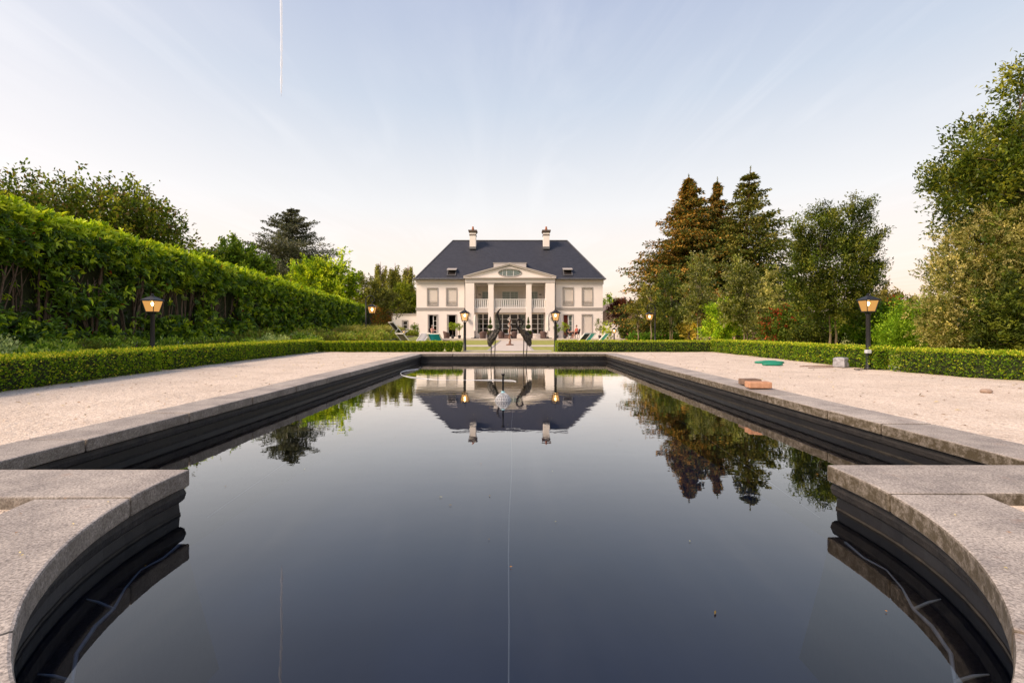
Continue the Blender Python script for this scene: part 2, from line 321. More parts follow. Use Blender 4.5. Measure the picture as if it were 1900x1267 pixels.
def crown_points(lobes, ncl, lump=.25, inner=.35):
    """cluster centres spread through a set of ellipsoid lobes, denser near their skin, on a lumpy outline"""
    lb = np.array(lobes, float); w = (lb[:, 3]*lb[:, 5]+lb[:, 3]*lb[:, 4]); w /= w.sum()
    i = rng.choice(len(lb), ncl, p=w); d = rdir(ncl)
    rr = inner+(1-inner)*rng.random(ncl)**.55
    ph = lb[i, 0]*3.1
    lumpy = 1+lump*(np.sin(d[:, 0]*5+ph)*np.sin(d[:, 2]*6+ph*1.7)+.6*np.sin(d[:, 1]*11+ph)*np.sin(d[:, 2]*9+1)+.35*rng.normal(size=ncl))
    c = lb[i, :3]+d*lb[i, 3:6]*(rr*lumpy)[:, None]
    return c, unit(d/lb[i, 3:6]), i
def clump_points(lobes, ncl, lump, inner, clump):
    c, d, i = crown_points(lobes, ncl, lump, inner)
    nb = max(8, ncl//16); lb = np.array(lobes, float)
    bc, bd, bi = crown_points(lobes, nb, lump*1.35, .62)
    k = rng.integers(0, nb, ncl); use = rng.random(ncl) < clump
    rad = lb[bi[k], 3:6].mean(1)*.5+lb[:, 3:6].mean()*.5
    ax = unit(bd[k]+np.array([0, 0, .7])); t = rng.random(ncl)-.55
    p = bc[k]+ax*(t*rad*.62)[:, None]+rng.normal(size=(ncl, 3))*(rad*.115)[:, None]
    c = np.where(use[:, None], p, bc[k]*.0+c*1.0); d = np.where(use[:, None], unit(bd[k]+ax*.6), d)
    ok = np.ones(ncl, bool)
    return c, d, np.where(use, k, -1)
def foliage(name, lobes, ncl, lpc, L, W, cols, m, parent, w=None, lump=.25, inner=.35, twig=.25, up=.35, droop=0., six=False, zmin=None, tipcol=None, clvar=.2, clump=.72):
    c, d, bk = clump_points(lobes, ncl, lump, inner, clump)
    tone = 1+.22*rng.normal(size=ncl+1).clip(-1.5, 1.5)
    td = unit(d+rng.normal(size=d.shape)*.45+np.array([0, 0, up]))
    cc = pal(ncl, cols, w, .08)*(1+rng.normal(size=(ncl, 1))*clvar*.6).clip(.45, 1.7)*tone[bk][:, None]
    t = rng.random((ncl, lpc)); p = c[:, None]+td[:, None]*(t*twig)[..., None]+rng.normal(size=(ncl, lpc, 3))*twig*.16
    ld = unit(td[:, None]*.8+rng.normal(size=(ncl, lpc, 3))*.75+np.array([0, 0, -droop]))
    nn = unit(rng.normal(size=(ncl*lpc, 3))*.6+np.array([0, 0, 1.0]))
    col = np.repeat(cc, lpc, 0)*(1+rng.normal(size=(ncl*lpc, 1))*.15)
    if tipcol is not None:
        tip = (t.ravel() > .8) & (rng.random(ncl*lpc) < .5); col[tip] = np.array(tipcol)*(1+rng.normal(size=(tip.sum(), 1))*.15)
    p = p.reshape(-1, 3); ld = ld.reshape(-1, 3); col = col.clip(.002, 1)
    if zmin is not None:
        k = p[:, 2] > zmin; p, ld, nn, col = p[k], ld[k], nn[k], col[k]
    s = .75+.5*rng.random(len(p))
    o = leaves(name, p, ld, nn, L*s, W*s, col, m, parent, six)
    return o, c
def limbs(base, lobes, cpts, r, m, parent, nsub=40, name='trunk', lean=(0, 0), top=None):
    b = MB(); base = Vector(base); lb = [Vector(l[:3]) for l in lobes]
    top = Vector(top) if top is not None else sum(lb, Vector())/len(lb)
    k = 6; pts = [base.lerp(top, i/k)+Vector((math.sin(i*1.9)*r*.5*(i > 0), math.cos(i*2.3)*r*.5*(i > 0), 0)) for i in range(k+1)]
    b.tube(pts, [r*1.25]+[r*(1-.7*i/k) for i in range(1, k+1)], 10)
    for i in range(nsub):
        e = Vector(cpts[random.randrange(len(cpts))]); t = random.uniform(.35, .95); s = pts[0].lerp(top, t)
        mid = s.lerp(e, .5)+Vector((random.uniform(-1, 1), random.uniform(-1, 1), random.uniform(-.2, 1)))*(e-s).length*.12
        rr = r*random.uniform(.18, .38)*(1.2-t*.6); b.tube([s, s.lerp(mid, .5), mid, e], [rr, rr*.8, rr*.6, rr*.25], 5)
    return b.build(name, m, parent, smooth=True)
def tree(name, label, cat, base, lobes, ncl, lpc, L, W, cols, trunk=.1, bark='bark', lm='leaf', group=None, nsub=40, top=None, trunks=None, **kw):
    t = thing(name, label, cat, base, 0, group)
    o, c = foliage('crown', lobes, ncl, lpc, L, W, cols, M[lm], t, **kw)
    if trunk:
        for tb in (trunks or [base]): limbs(tb, lobes, c, trunk, M[bark], t, nsub, top=top)
    return t

# ------------------------------------------------------------------ ground, gravel, pool
HW, YF, CW = 1.887, 9.31, .27
RC, YC = 1.118, 1.51
WZ = -.155
YL, YR = 1.572, 1.625
# laurel hedge line
LA, LB = Vector((-6.05, 1.2, 0)), Vector((-10.55, 32.3, 0))
def laurel_x(y): return LA.x+(LB.x-LA.x)*(y-LA.y)/(LB.y-LA.y)
def gz(x, y):
    low = -.5*sstep(10.9, 15.5, y)
    z = -.012+low
    if x < -4.5 and y < 36:
        k = sstep(-4.7, laurel_x(y)+.3, -abs(x)) if False else max(0, min(1, (-4.7-x)/max(.5, -4.7-laurel_x(y)-.3)))
        tgt = .02+.10*k+.14*sstep(14, 26, y)*k
        kk = sstep(0, .35, k)
        z = z*(1-kk)+tgt*kk
        z = z*(1-sstep(32, 36, y))+(-.5)*sstep(32, 36, y)
    if x > 4.6 and y < 40:
        kk = sstep(4.6, 5.6, x)*(1-sstep(26, 38, y)); z = z*(1-kk)+(-.04-.14*sstep(12, 26, y))*kk
    return z
def grid_sheet(name, xs, ys, zf, m, skip=None):
    v = [(x, y, zf(x, y)) for y in ys for x in xs]; n = len(xs); f = []
    for j in range(len(ys)-1):
        for i in range(n-1):
            if skip and skip((xs[i]+xs[i+1])/2, (ys[j]+ys[j+1])/2): continue
            f.append((j*n+i, j*n+i+1, (j+1)*n+i+1, (j+1)*n+i))
    b = MB(); b.v = v; b.f = f; return b.build(name, m, None, smooth=True)
def lin(a, b, n): return [a+(b-a)*i/(n-1) for i in range(n)]
xs = [-900, -300, -100, -50, -30, -20, -14]+lin(-12, -5.2, 24)+[-5.0, -4.5, -3.5, -2.05, 0, 2.05, 3.5, 4.5]+lin(4.8, 12, 14)+[14, 20, 30, 50, 100, 300, 900]
ys = [-600, -100, -30, -10, -2, -.2]+[2, 4, 6, 8, 9.5, 10.0]+lin(10.4, 16, 14)+lin(17, 36, 20)+[40, 46, 52, 60, 80, 120, 300, 1500]
def tz(x, y):
    z = gz(x, y)
    if abs(x) < 5.2 and -10.5 < y < 10.35: return -.10
    return z
tag(grid_sheet('ground', xs, ys, tz, M['lawn'], lambda x, y: abs(x) < 2.05 and -.2 < y < 9.5), kind='structure')
def fn(x, y, s=1.0): return mnoise.noise(Vector((x*s, y*s, 3.3)))
def gravz(x, y):
    e = min(1, max(0, (abs(x)-2.2)/.4))
    return -.012+.007*fn(x, y, 2.2)*e+.004*fn(x, y, 9)*e+(.03*math.exp(-((x-4.1)**2+(y-3.9)**2)/.5))
gx = lin(-4.95, -2.0, 60)+lin(2.0, 5.3, 66); gy = lin(1.45, 10.3, 150)
def gskip(x, y): return abs(x) < 2.0 and y < 9.45
g1 = grid_sheet('gravel', gx[:60]+[0.]+gx[60:], gy, lambda x, y: gravz(x, y), M['gravel'], gskip); tag(g1, kind='structure')
b = MB(); N_ = 48; inn = []; out = []
for i in range(N_+1):
    a = math.pi+math.pi*i/N_; c_, s_ = math.cos(a), math.sin(a)
    inn.append((1.25*c_, YC+1.25*s_, -.036)); q = min(7/max(abs(c_), 1e-6), 7/max(abs(s_), 1e-6)); out.append((q*c_, YC-.06+q*s_, -.036))
b.add(inn+out, [(i, i+1, N_+1+i+1, N_+1+i) for i in range(N_)])
tag(b.build('gravel', M['gravel']), kind='structure')

pool = thing('pool', 'long garden pool with granite coping, black liner walls and a rounded near end', 'pool', (0, 5, 0))
def stone(poly, z1=0., z0=-.056):
    if sum(poly[i][0]*poly[(i+1) % len(poly)][1]-poly[(i+1) % len(poly)][0]*poly[i][1] for i in range(len(poly))) < 0: poly = poly[::-1]
    return MB().prism(poly, z0, z1).build('coping_stone', M['granite'], pool, bevel=.006)
gp = .005
for s, joints in ((-1, [2.01, 2.65, 3.29, 3.95, 4.6, 5.25, 5.9, 6.55, 7.2, 7.85, 8.5]), (1, [2.34, 2.74, 3.39, 4.13, 4.86, 5.5, 6.15, 6.8, 7.45, 8.1, 8.7])):
    js = [1.25]+joints+[YF+CW]
    for a_, b_ in zip(js[:-1], js[1:]):
        end = (b_ == YF+CW); dz = random.uniform(-.0015, .0015)
        xi, xo = s*HW, s*(HW+CW)
        if end: poly = [(xi, a_+gp), (xo, a_+gp), (xo, b_), (xi, YF)]
        elif a_ == 1.25: poly = [(xi+s*.0, 1.60), (xo, 1.60), (xo, b_-gp), (xi, b_-gp)]
        else: poly = [(xi, a_+gp), (xo, a_+gp), (xo, b_-gp), (xi, b_-gp)]
        stone(poly, dz)
fx = [-HW, -1.25, -.6, .05, .7, 1.3, HW]
for i in range(6):
    a_, b_ = fx[i]+gp, fx[i+1]-gp
    stone([(a_, YF), (b_, YF), (b_+(CW if i == 5 else 0), YF+CW), (a_-(CW if i == 0 else 0), YF+CW)])
def cpt(r, a): return (r*math.cos(a), YC+r*math.sin(a))
for s, y1 in ((-1, YL), (1, YR)):
    y0 = y1-.262 if s < 0 else y1-.285
    # shoulder stones running outwards
    inner = []
    for k in range(7):
        y = y1+(y0-y1)*k/6; dy = y-YC; inner.append((s*math.sqrt(max(0, RC*RC-dy*dy)) if dy < 0 else s*RC, y))
    stone(inner+[(s*2.05, y0), (s*2.05, y1)], .0012)
    xa = 2.05
    for xb in (2.9, 3.75, 4.6): stone([(s*(xa+gp*2), y0), (s*(xa+gp*2), y1), (s*xb, y1), (s*xb, y0)], -.001); xa = xb
    # curved stones
    a0 = math.asin((y0-YC)/RC); ao = math.asin((y0-.004-YC)/(RC+CW)); angs = [0, 26, 52, 78]
    tot = math.pi/2
    st = [a0, R(-44), R(-72), R(-90)]
    for k in range(3):
        A, B = st[k], st[k+1]; n = 12
        pin = [cpt(RC, A+(B-A)*i/n) for i in range(n+1)]
        Ao = ao if k == 0 else A
        pout = [cpt(RC+CW, B+(Ao-B)*i/n) for i in range(n+1)]
        e = .0022
        pts = [(s*x, y-(.004 if k == 0 and i in (0, 2*n+1) else 0)) for i, (x, y) in enumerate(pin+pout)]
        if k > 0: pts[0] = (pts[0][0]-s*e, pts[0][1]-e); pts[-1] = (pts[-1][0]-s*e, pts[-1][1]-e)
        stone(pts, random.uniform(-.0012, .0012))
# liner walls: outline of the basin, with folds
def outline(off):
    o = [(-HW+off*-1, 1.60-off*0), ]
    hw, rc = HW+off, RC+off
    p = [(-hw, YL+.03-off), (-hw, YF+off), (hw, YF+off), (hw, YR+.03-off)]
    p += [(rc, YR+.03-off)]
    n = 40
    for i in range(n+1):
        a = -math.pi*i/n; p.append((rc*math.cos(a), YC+rc*math.sin(a)))
    p += [(-rc, YL+.03-off)]
    return p
def liner(levels, m, name):
    b = MB(); n = None
    for off, z in levels:
        o = outline(off)
        if n is None: n = len(o)
        b.v += [(x, y, z) for x, y in o]
    b.f = [(j*n+i, j*n+(i+1) % n, (j+1)*n+(i+1) % n, (j+1)*n+i) for j in range(len(levels)-1) for i in range(n)]
    return b.build(name, m, pool, smooth=False)
liner([(.06, -.055), (.04, -.058), (.026, -.064), (.020, -.084), (.024, -.104), (.031, -.112)], M['linerdirty'], 'liner_flap')
liner([(.06, -.056), (.055, -.09), (.035, -.112), (.033, -.15), (.03, -.19), (.0, -.42), (-.05, -.75)], M['liner'], 'liner_wall')
liner([(.0315, WZ+.008), (.0315, WZ-.001)], M['scum'], 'scum_line')
b = MB(); b.box((-2.1, -.1, -.80), (2.1, YF+.2, -.745)); b.build('liner_floor', M['floor'], pool)
b = MB(); b.v = [(x, y, WZ) for x, y in outline(.055)]; n = len(b.v); b.f = [tuple(range(n-1, -1, -1))]
wt = b.build('water', M['water']); tag(wt, kind='structure')
# white cords just under the surface
cz = WZ-.02
def cordobj(pts, r, label):
    o = MB().tube(pts, r, 6).build('cord', M['cord'], None, smooth=True); tag(o, label, 'cord', 'white cords in the pool'); return o
cordobj([(-.012+.004*math.sin(i*1.3), .42+i*.3, cz) for i in range(29)], .0019, 'thin white cord under the water along the middle of the pool')
for s, lab in ((-1, 'left'), (1, 'right')):
    pts = []
    rr = RC-.055
    for i in range(19):
        a = R(-88+i*4.7); jit = .008*math.sin(i*1.7); pts.append((s*(rr+jit)*math.cos(a), YC+(rr+jit)*math.sin(a), cz-.02+.006*math.sin(i*2.1)))
    t = thing('cord', 'kinked white cord with side strands under water, %s side of the rounded end' % lab, 'cord', (s*1.0, 1.2, cz), 0, 'white cords in the pool')
    MB().tube(pts, [.0036+.0014*math.sin(i*1.1) for i in range(19)], 6).build('main_strand', M['cord'], t, smooth=True)
    for i, (k, dx) in enumerate(((4, .07), (8, .055), (11, .05), (14, .06))):
        p0 = Vector(pts[k]); ang = math.atan2(p0.y-YC, p0.x); e = p0+Vector((math.cos(ang), math.sin(ang)+.25, .0)).normalized()*dx
        e.z = cz+.004
        MB().tube([p0, p0.lerp(e, .6)+Vector((0, .003, 0)), e], [.004, .0035, .0015], 5).build('side_strand', M['cord'], t, smooth=True)
    cordobj([(s*(1.09+.13*min(1, i/3)), 1.62+i*.5, cz-.01) for i in range(13)], .0009, 'very thin white cord running up the %s half of the pool' % lab)

# ------------------------------------------------------------------ box hedges
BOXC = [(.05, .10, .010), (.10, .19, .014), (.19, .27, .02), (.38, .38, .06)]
def box_hedge(label, path, h, w, dens, L=.021, group='clipped box hedges round the gravel court'):
    t = thing('box_hedge', label, 'hedge', (path[0][0], path[0][1], -.012), 0, group)
    core = MB(); P_, D_, N_2, C_ = [], [], [], []
    for (x0, y0), (x1, y1) in zip(path[:-1], path[1:]):
        a = Vector((x0, y0, 0)); bb = Vector((x1, y1, 0)); d = (bb-a); ln = d.length; d.normalize(); n = Vector((-d.y, d.x, 0))
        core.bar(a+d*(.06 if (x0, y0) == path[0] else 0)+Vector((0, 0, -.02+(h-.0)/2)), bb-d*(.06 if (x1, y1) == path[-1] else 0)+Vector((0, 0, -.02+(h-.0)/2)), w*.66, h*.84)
        area = ln*(w+2*h); cnt = int(area*dens)
        u = rng.random(cnt); sgn = rng.random(cnt); side = np.where(sgn < w/(w+2*h), 0, np.where(sgn < (w+h)/(w+2*h), 1, -1))
        s = u*ln; lump = np.array([.030*mnoise.noise(Vector((x0*3+si*6.0, y0+zz*4, sd*2.0)))+.014*mnoise.noise(Vector((si*19, zz*14, sd*3.0)))+.026*abs(math.sin((si+x0*.3+.03*math.sin(si*5))*math.pi/.24))*(1 if sd else .5) for si, zz, sd in zip(s, rng.random(cnt), side)])
        z = np.where(side == 0, h, rng.random(cnt)*h); cr = np.where(side == 0, (rng.random(cnt)-.5)*w, side*w/2)
        depth = -rng.random(cnt)**1.4*.045+.012*(rng.random(cnt) < .12)
        taper = np.where(side != 0, -.025*(z < .05), 0)
        z2 = z+np.where(side == 0, depth+lump*.35, 0); cr2 = cr+side*(depth+lump-.012+taper)
        A = np.array(a)[None]+np.array(d)[None]*s[:, None]+np.array(n)[None]*cr2[:, None]; A[:, 2] = z2-.012
        out = np.where(side[:, None] == 0, np.array([[0, 0, 1.]]), np.array(n)[None]*side[:, None])
        dd = unit(out+rng.normal(size=(cnt, 3))*.7+np.array([0, 0, .35]))
        P_.append(A); D_.append(dd); N_2.append(unit(rng.normal(size=(cnt, 3))*.7+out*.4+np.array([0, 0, .6])))
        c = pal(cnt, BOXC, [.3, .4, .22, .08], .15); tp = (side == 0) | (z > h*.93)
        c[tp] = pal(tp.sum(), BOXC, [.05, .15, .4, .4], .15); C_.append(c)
    for (ex, ey), (fx2, fy2) in ((path[0], path[1]), (path[-1], path[-2])):
        dv = np.array([ex-fx2, ey-fy2, 0.]); dv /= np.linalg.norm(dv); nv_ = np.array([-dv[1], dv[0], 0]); cnt = int(w*h*dens*1.3)
        A = np.array([ex, ey, 0.])+nv_*((rng.random(cnt)-.5)*w)[:, None]-dv*(rng.random(cnt)**1.4*.05)[:, None]; A[:, 2] = rng.random(cnt)*h-.01
        P_.append(A); D_.append(unit(dv+rng.normal(size=(cnt, 3))*.7+np.array([0, 0, .35]))); N_2.append(unit(rng.normal(size=(cnt, 3))*.7+dv*.4+np.array([0, 0, .6]))); C_.append(pal(cnt, BOXC, [.3, .4, .22, .08], .15))
    core.build('twig_core', M['core'], t)
    Pp = np.concatenate(P_); n = len(Pp); s = .7+.6*rng.random(n)
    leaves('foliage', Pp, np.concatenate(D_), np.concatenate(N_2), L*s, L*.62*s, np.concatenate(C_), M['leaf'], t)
    return t
HB = .275
box_hedge('low clipped box hedge at the left front, ending at the left near lantern post', [(-3.95, 1.0), (-4.18, 3.6), (-4.36, 5.46)], HB, .26, 7600)
box_hedge('low clipped box hedge on the left side beyond the near lantern post', [(-4.38, 5.62), (-4.52, 7.6), (-4.60, 10.38)], HB, .24, 6000, .024)
box_hedge('low clipped box hedge at the right front, ending at the right near lantern post', [(5.3, 1.6), (5.02, 4.3), (4.64, 5.47)], HB, .28, 7600)
box_hedge('low clipped box hedge between the right near lantern post and the far corner', [(4.60, 5.62), (4.64, 7.8), (4.64, 10.42)], HB, .24, 6000, .024)
box_hedge('long low box hedge across the far end, right of the paved path', [(4.56, 10.5), (2.8, 10.5), (.97, 10.5)], .25, .26, 4200, .024)
# row of single box shrubs left of the path
def box_shrub(first=False):
    t = thing('box_shrub', 'small clipped box shrub in the row across the far end, left of the path', 'shrub', (0, 0, -.012), 0, 'single box shrubs in a row along the far end')
    n = 1500; d = rdir(n); q = np.abs(d).max(1, keepdims=True); dd = d/(q*.75+.25)
    p = dd*np.array([.078, .10, .105])+np.array([0, 0, .13]); p[:, :2] *= np.clip(.62+(p[:, 2:3])*2.2, .6, 1.0); p += rng.normal(size=p.shape)*.006
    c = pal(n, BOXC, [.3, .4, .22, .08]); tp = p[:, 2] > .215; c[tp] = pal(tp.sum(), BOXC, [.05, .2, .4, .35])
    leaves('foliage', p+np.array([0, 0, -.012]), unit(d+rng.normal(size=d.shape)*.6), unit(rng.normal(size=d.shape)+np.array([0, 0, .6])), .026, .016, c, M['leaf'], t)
    b = MB(); b.lathe([(.03, .03), (.055, .07), (.068, .14), (.066, .205), (.03, .22)], (0, 0, -.012), 10).build('twig_core', M['core'], t)
    b = MB(); b.tube([(0, 0, -.03), (0, 0, .06)], .008, 5).build('stem', M['bark'], t)
    return t
bs = box_shrub(); xs_ = []
x = -4.42
while x < -1.1: xs_.append(x); x += .152 if x < -1.75 else .205
for i, x in enumerate(xs_):
    o = bs if i == 0 else copy_tree(bs)
    o.location = (x, 10.45+random.uniform(-.01, .01), -.012); o.rotation_euler = (0, 0, random.choice([0, math.pi])+random.uniform(-.2, .2)); s = random.uniform(.93, 1.05)*(1.06 if x < -1.75 else 1.0); o.scale = (s*1.08, s, random.uniform(.97, 1.03))
# little white edging pyramids showing between the shrubs
# ------------------------------------------------------------------ laurel hedge
def laurel():
    t = thing('laurel_hedge', 'tall glossy cherry laurel hedge with bare inner stems along the left side', 'hedge', (-7.2, 9, 0))
    d0 = (LB-LA).normalized(); nr = Vector((d0.y, -d0.x, 0))        # towards the pool
    H = 2.08; TH = .75
    cor = MB()
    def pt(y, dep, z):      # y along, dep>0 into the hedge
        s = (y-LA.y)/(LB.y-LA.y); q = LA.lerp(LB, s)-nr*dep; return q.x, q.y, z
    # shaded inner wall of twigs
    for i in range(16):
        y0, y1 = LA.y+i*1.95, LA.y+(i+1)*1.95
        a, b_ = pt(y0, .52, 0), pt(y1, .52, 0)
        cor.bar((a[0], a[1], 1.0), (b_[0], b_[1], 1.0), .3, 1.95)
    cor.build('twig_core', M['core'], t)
    # stems
    st = MB()
    y = 1.4
    while y < 24:
        bx = pt(y, random.uniform(.16, .34), 0); base = Vector(bx)
        for k in range(random.choice([4, 5, 6])):
            a = random.uniform(-.45, .45); hgt = random.uniform(1.3, 2.0); dep = random.uniform(-.12, .2); r = random.uniform(.013, .028)
            pts = [base+Vector((0, 0, -.05))]
            for j in range(1, 5):
                u = j/4; pts.append(base+d0*(a*u*.9+math.sin(j*2+k)*.02)-nr*(dep*u)+Vector((0, 0, hgt*u)))
            st.tube(pts, [r, r*.9, r*.7, r*.5, r*.3], 5)
            for j in range(2):
                q = pts[2].lerp(pts[3], random.random()); st.tube([q, q+d0*random.uniform(-.3, .3)+nr*random.uniform(0, .15)+Vector((0, 0, random.uniform(.2, .45)))], [r*.4, r*.2], 4)
        y += random.uniform(.32, .5)*(1 if y < 12 else 1.6)
    st.build('stem', M['bark'], t, smooth=True)
    # leaf rosettes
    n = 20000; y = 1.3*(24.6**rng.random(n)); z = rng.random(n)
    # thinner in the middle band where the stems show, dense at the top and foot
    ln = np.array([mnoise.noise(Vector((yy*1.1, zz*3.2, 0)))+.5*mnoise.noise(Vector((yy*3.3, zz*6, 9))) for yy, zz in zip(y, z)])
    zz = z*H; near = np.clip(1-(y-7)/10, 0, 1)
    keep = rng.random(n) < np.where((zz > .42) & (zz < 1.5), np.clip(.66+ln*1.9-.48*near*np.exp(-((zz-1.0)/.45)**2), .03, 1), np.where(zz >= 1.5, 1, .85+ln*.5))
    y, zz, ln, near = y[keep], zz[keep], ln[keep], near[keep]; n = len(y)
    dep = rng.random(n)**1.4*.35-ln*.12-.03; dep = dep+np.where((zz > .4) & (zz < 1.5), .10*near, 0)-.12*np.exp(-((zz-1.9)/.35)**2)-.10*np.exp(-(zz/.25)**2)
    s = (y-LA.y)/(LB.y-LA.y)
    A = np.array(LA)[None]+(np.array(LB)-np.array(LA))[None]*s[:, None]-np.array(nr)[None]*dep[:, None]; A[:, 2] = zz+.06
    out = np.tile(np.array(nr), (n, 1))
    # top rosettes
    m_ = 5200; y2 = 1.3*(24.6**rng.random(m_)); dp2 = rng.random(m_)*TH-.08; s2 = (y2-LA.y)/(LB.y-LA.y)
    B = np.array(LA)[None]+(np.array(LB)-np.array(LA))[None]*s2[:, None]-np.array(nr)[None]*dp2[:, None]
    hump = np.array([.07*mnoise.noise(Vector((a*1.7, 5, 0)))+.05*mnoise.noise(Vector((a*6, b_*6, 1))) for a, b_ in zip(y2, dp2)])
    B[:, 2] = H+hump*1.1+rng.random(m_)**1.6*.15-.03
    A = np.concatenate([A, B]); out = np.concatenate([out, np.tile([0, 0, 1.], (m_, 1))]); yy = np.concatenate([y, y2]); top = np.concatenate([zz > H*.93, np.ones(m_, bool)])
    n = len(A); k = 7
    sc_ = np.clip((yy/8)**.38, .85, 1.5)
    td = unit(out*.9+rng.normal(size=(n, 3))*.5+np.array([0, 0, .35]))
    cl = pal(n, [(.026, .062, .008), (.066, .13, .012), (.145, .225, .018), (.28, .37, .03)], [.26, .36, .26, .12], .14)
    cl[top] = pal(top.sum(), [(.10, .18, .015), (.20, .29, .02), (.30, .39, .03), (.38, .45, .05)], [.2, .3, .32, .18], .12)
    ang = rng.random((n, k))*2*np.pi
    u1 = unit(np.cross(td, rng.normal(size=(n, 3)))); u2 = np.cross(td, u1)
    ld = td[:, None]*(.35+.5*rng.random((n, k)))[..., None]+u1[:, None]*np.cos(ang)[..., None]+u2[:, None]*np.sin(ang)[..., None]
    ld[..., 2] -= np.where(top, -.6, .3)[:, None]
    p = A[:, None]+td[:, None]*(rng.random((n, k))*.07)[..., None]
    nn = unit(np.cross(np.cross(ld, td[:, None]), ld)+rng.normal(size=(n, k, 3))*.25)
    nn *= np.where(nn[..., 2:3] < 0, -1, 1)
    S = (sc_[:, None]*(.7+.5*rng.random((n, k)))).ravel()
    c = np.repeat(cl, k, 0)*(1+rng.normal(size=(n*k, 1))*.14)
    rd = rng.random(n*k) < .004; c[rd] = (.25, .04, .01)
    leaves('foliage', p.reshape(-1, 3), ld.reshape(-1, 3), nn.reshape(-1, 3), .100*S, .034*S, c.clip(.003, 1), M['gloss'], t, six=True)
laurel()

# beech hedge beyond the laurel
def block_hedge(name, label, a, b_, w, z0, z1, cols, cnt, L, wts=None, cat='hedge'):
    t = thing(name, label, cat, ((a[0]+b_[0])/2, (a[1]+b_[1])/2, z0)); a = Vector((*a, 0)); b_ = Vector((*b_, 0)); d = (b_-a).normalized(); ln = (b_-a).length; n = np.array([-d.y, d.x, 0])
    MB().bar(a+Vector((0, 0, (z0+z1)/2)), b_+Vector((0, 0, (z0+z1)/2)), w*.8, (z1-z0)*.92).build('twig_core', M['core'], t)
    s = rng.random(cnt)*ln; side = rng.choice([-1, 1, 0], cnt, p=[.42, .42, .16]); z = np.where(side == 0, z1+rng.normal(size=cnt)*.05, z0+rng.random(cnt)*(z1-z0))
    cr = np.where(side == 0, (rng.random(cnt)-.5)*w, side*(w/2+rng.normal(size=cnt)*.06))
    p = np.array(a)[None]+np.array(d)[None]*s[:, None]+n[None]*cr[:, None]; p[:, 2] = z
    leaves('foliage', p, unit(n[None]*side[:, None]+rng.normal(size=(cnt, 3))*.8), unit(rng.normal(size=(cnt, 3))+np.array([0, 0, .7])), L, L*.6, pal(cnt, cols, wts, .25), M['leaf'], t)
    return t
block_hedge('beech_hedge', 'russet and green beech hedge between the laurel hedge and the annex', (-10.75, 32.6), (-12.3, 44), 1.0, -.3, 2.3, [(.07, .07, .015), (.17, .07, .02), (.24, .10, .03), (.10, .13, .025)], 9000, .13)

# ------------------------------------------------------------------ bed on the left: soil, ground cover, grasses
by = lin(1.0, 34, 60)
def bedx(y, k): x0 = -4.72 if y < 11 else -4.9-.08*(y-11); return x0+(laurel_x(y)+.1-x0)*k
b = MB(); K = 8
for y in by:
    for k in range(K+1): x = bedx(y, k/K); b.v.append((x, y, gz(x, y)+.006+.02*fn(x, y, 3)))
b.f = [(j*(K+1)+k+1, j*(K+1)+k, (j+1)*(K+1)+k, (j+1)*(K+1)+k+1) for j in range(len(by)-1) for k in range(K)]
tag(b.build('flower_bed', M['soil'], smooth=True), kind='structure')
def cover(name, label, cat, mounds, cols, per, L, W, w=None, flow=None, mode='round'):
    P_, D_, C_, S_ = [], [], [], []
    for (x, y, r, h) in mounds:
        n = int(per*r*r*14); d = rdir(n); d[:, 2] = np.abs(d[:, 2]); q = rng.random(n)**.4
        ph = x*7; lum = 1+.2*np.sin(d[:, 0]*7+ph)*np.sin(d[:, 1]*6+ph)
        p = d*np.array([r, r, h])*(q*lum)[:, None]+np.array([x, y, gz(x, y)])
        P_.append(p); D_.append(unit(d+rng.normal(size=(n, 3))*.5+np.array([0, 0, .5]))); C_.append(pal(n, cols, w)); S_.append(np.full(n, 1+.03*y))
    p = np.concatenate(P_); n = len(p); c = np.concatenate(C_); s = np.concatenate(S_)*(.7+.6*rng.random(n))
    if flow is not None:
        k = rng.random(n) < .03; c[k] = flow
    o = leaves(name, p, np.concatenate(D_), unit(rng.normal(size=(n, 3))+np.array([0, 0, .8])), L*s, W*s, c, M['leaf'])
    tag(o, label, cat, kind='stuff'); return o
def mound_row(ylist, kr, rr, hr): return [(bedx(y, random.uniform(*kr)), y+random.uniform(-.1, .1), random.uniform(*rr), random.uniform(*hr)) for y in ylist]
sil = [(-5.35, 4.6, .42, .26), (-5.9, 5.1, .4, .3), (-5.2, 5.3, .25, .2), (-6.2, 4.4, .4, .3), (-5.5, 10.4, .45, .3), (-6.3, 13.5, .5, .33), (-6.2, 17, .5, .3)]
cover('silver_ground_cover', 'silvery variegated ground cover behind the left front box hedge', 'ground cover', sil, [(.30, .36, .28), (.42, .48, .38), (.16, .22, .14)], 700, .035, .022)
gr = mound_row(lin(2.2, 13, 22), (.12, .85), (.25, .42), (.18, .3))
cover('green_ground_cover', 'mixed low green plants filling the bed below the laurel hedge', 'ground cover', gr, [(.08, .15, .025), (.17, .26, .05), (.30, .38, .10)], 560, .045, .02, flow=(.45, .5, .35))
he = mound_row(lin(3, 20, 16), (.25, .9), (.25, .5), (.14, .26))
cover('heather', 'olive green heather with a few mauve flowers in the left bed', 'ground cover', he, [(.08, .11, .03), (.13, .14, .045), (.07, .09, .02)], 700, .05, .01, flow=(.32, .1, .3))
fg = mound_row(lin(12, 31, 24), (.05, .9), (.4, .7), (.22, .42))
cover('bank_planting', 'low green and grey shrubs on the bank towards the house', 'ground cover', fg, [(.09, .14, .03), (.17, .24, .05), (.28, .3, .12), (.15, .13, .06)], 300, .07, .025)
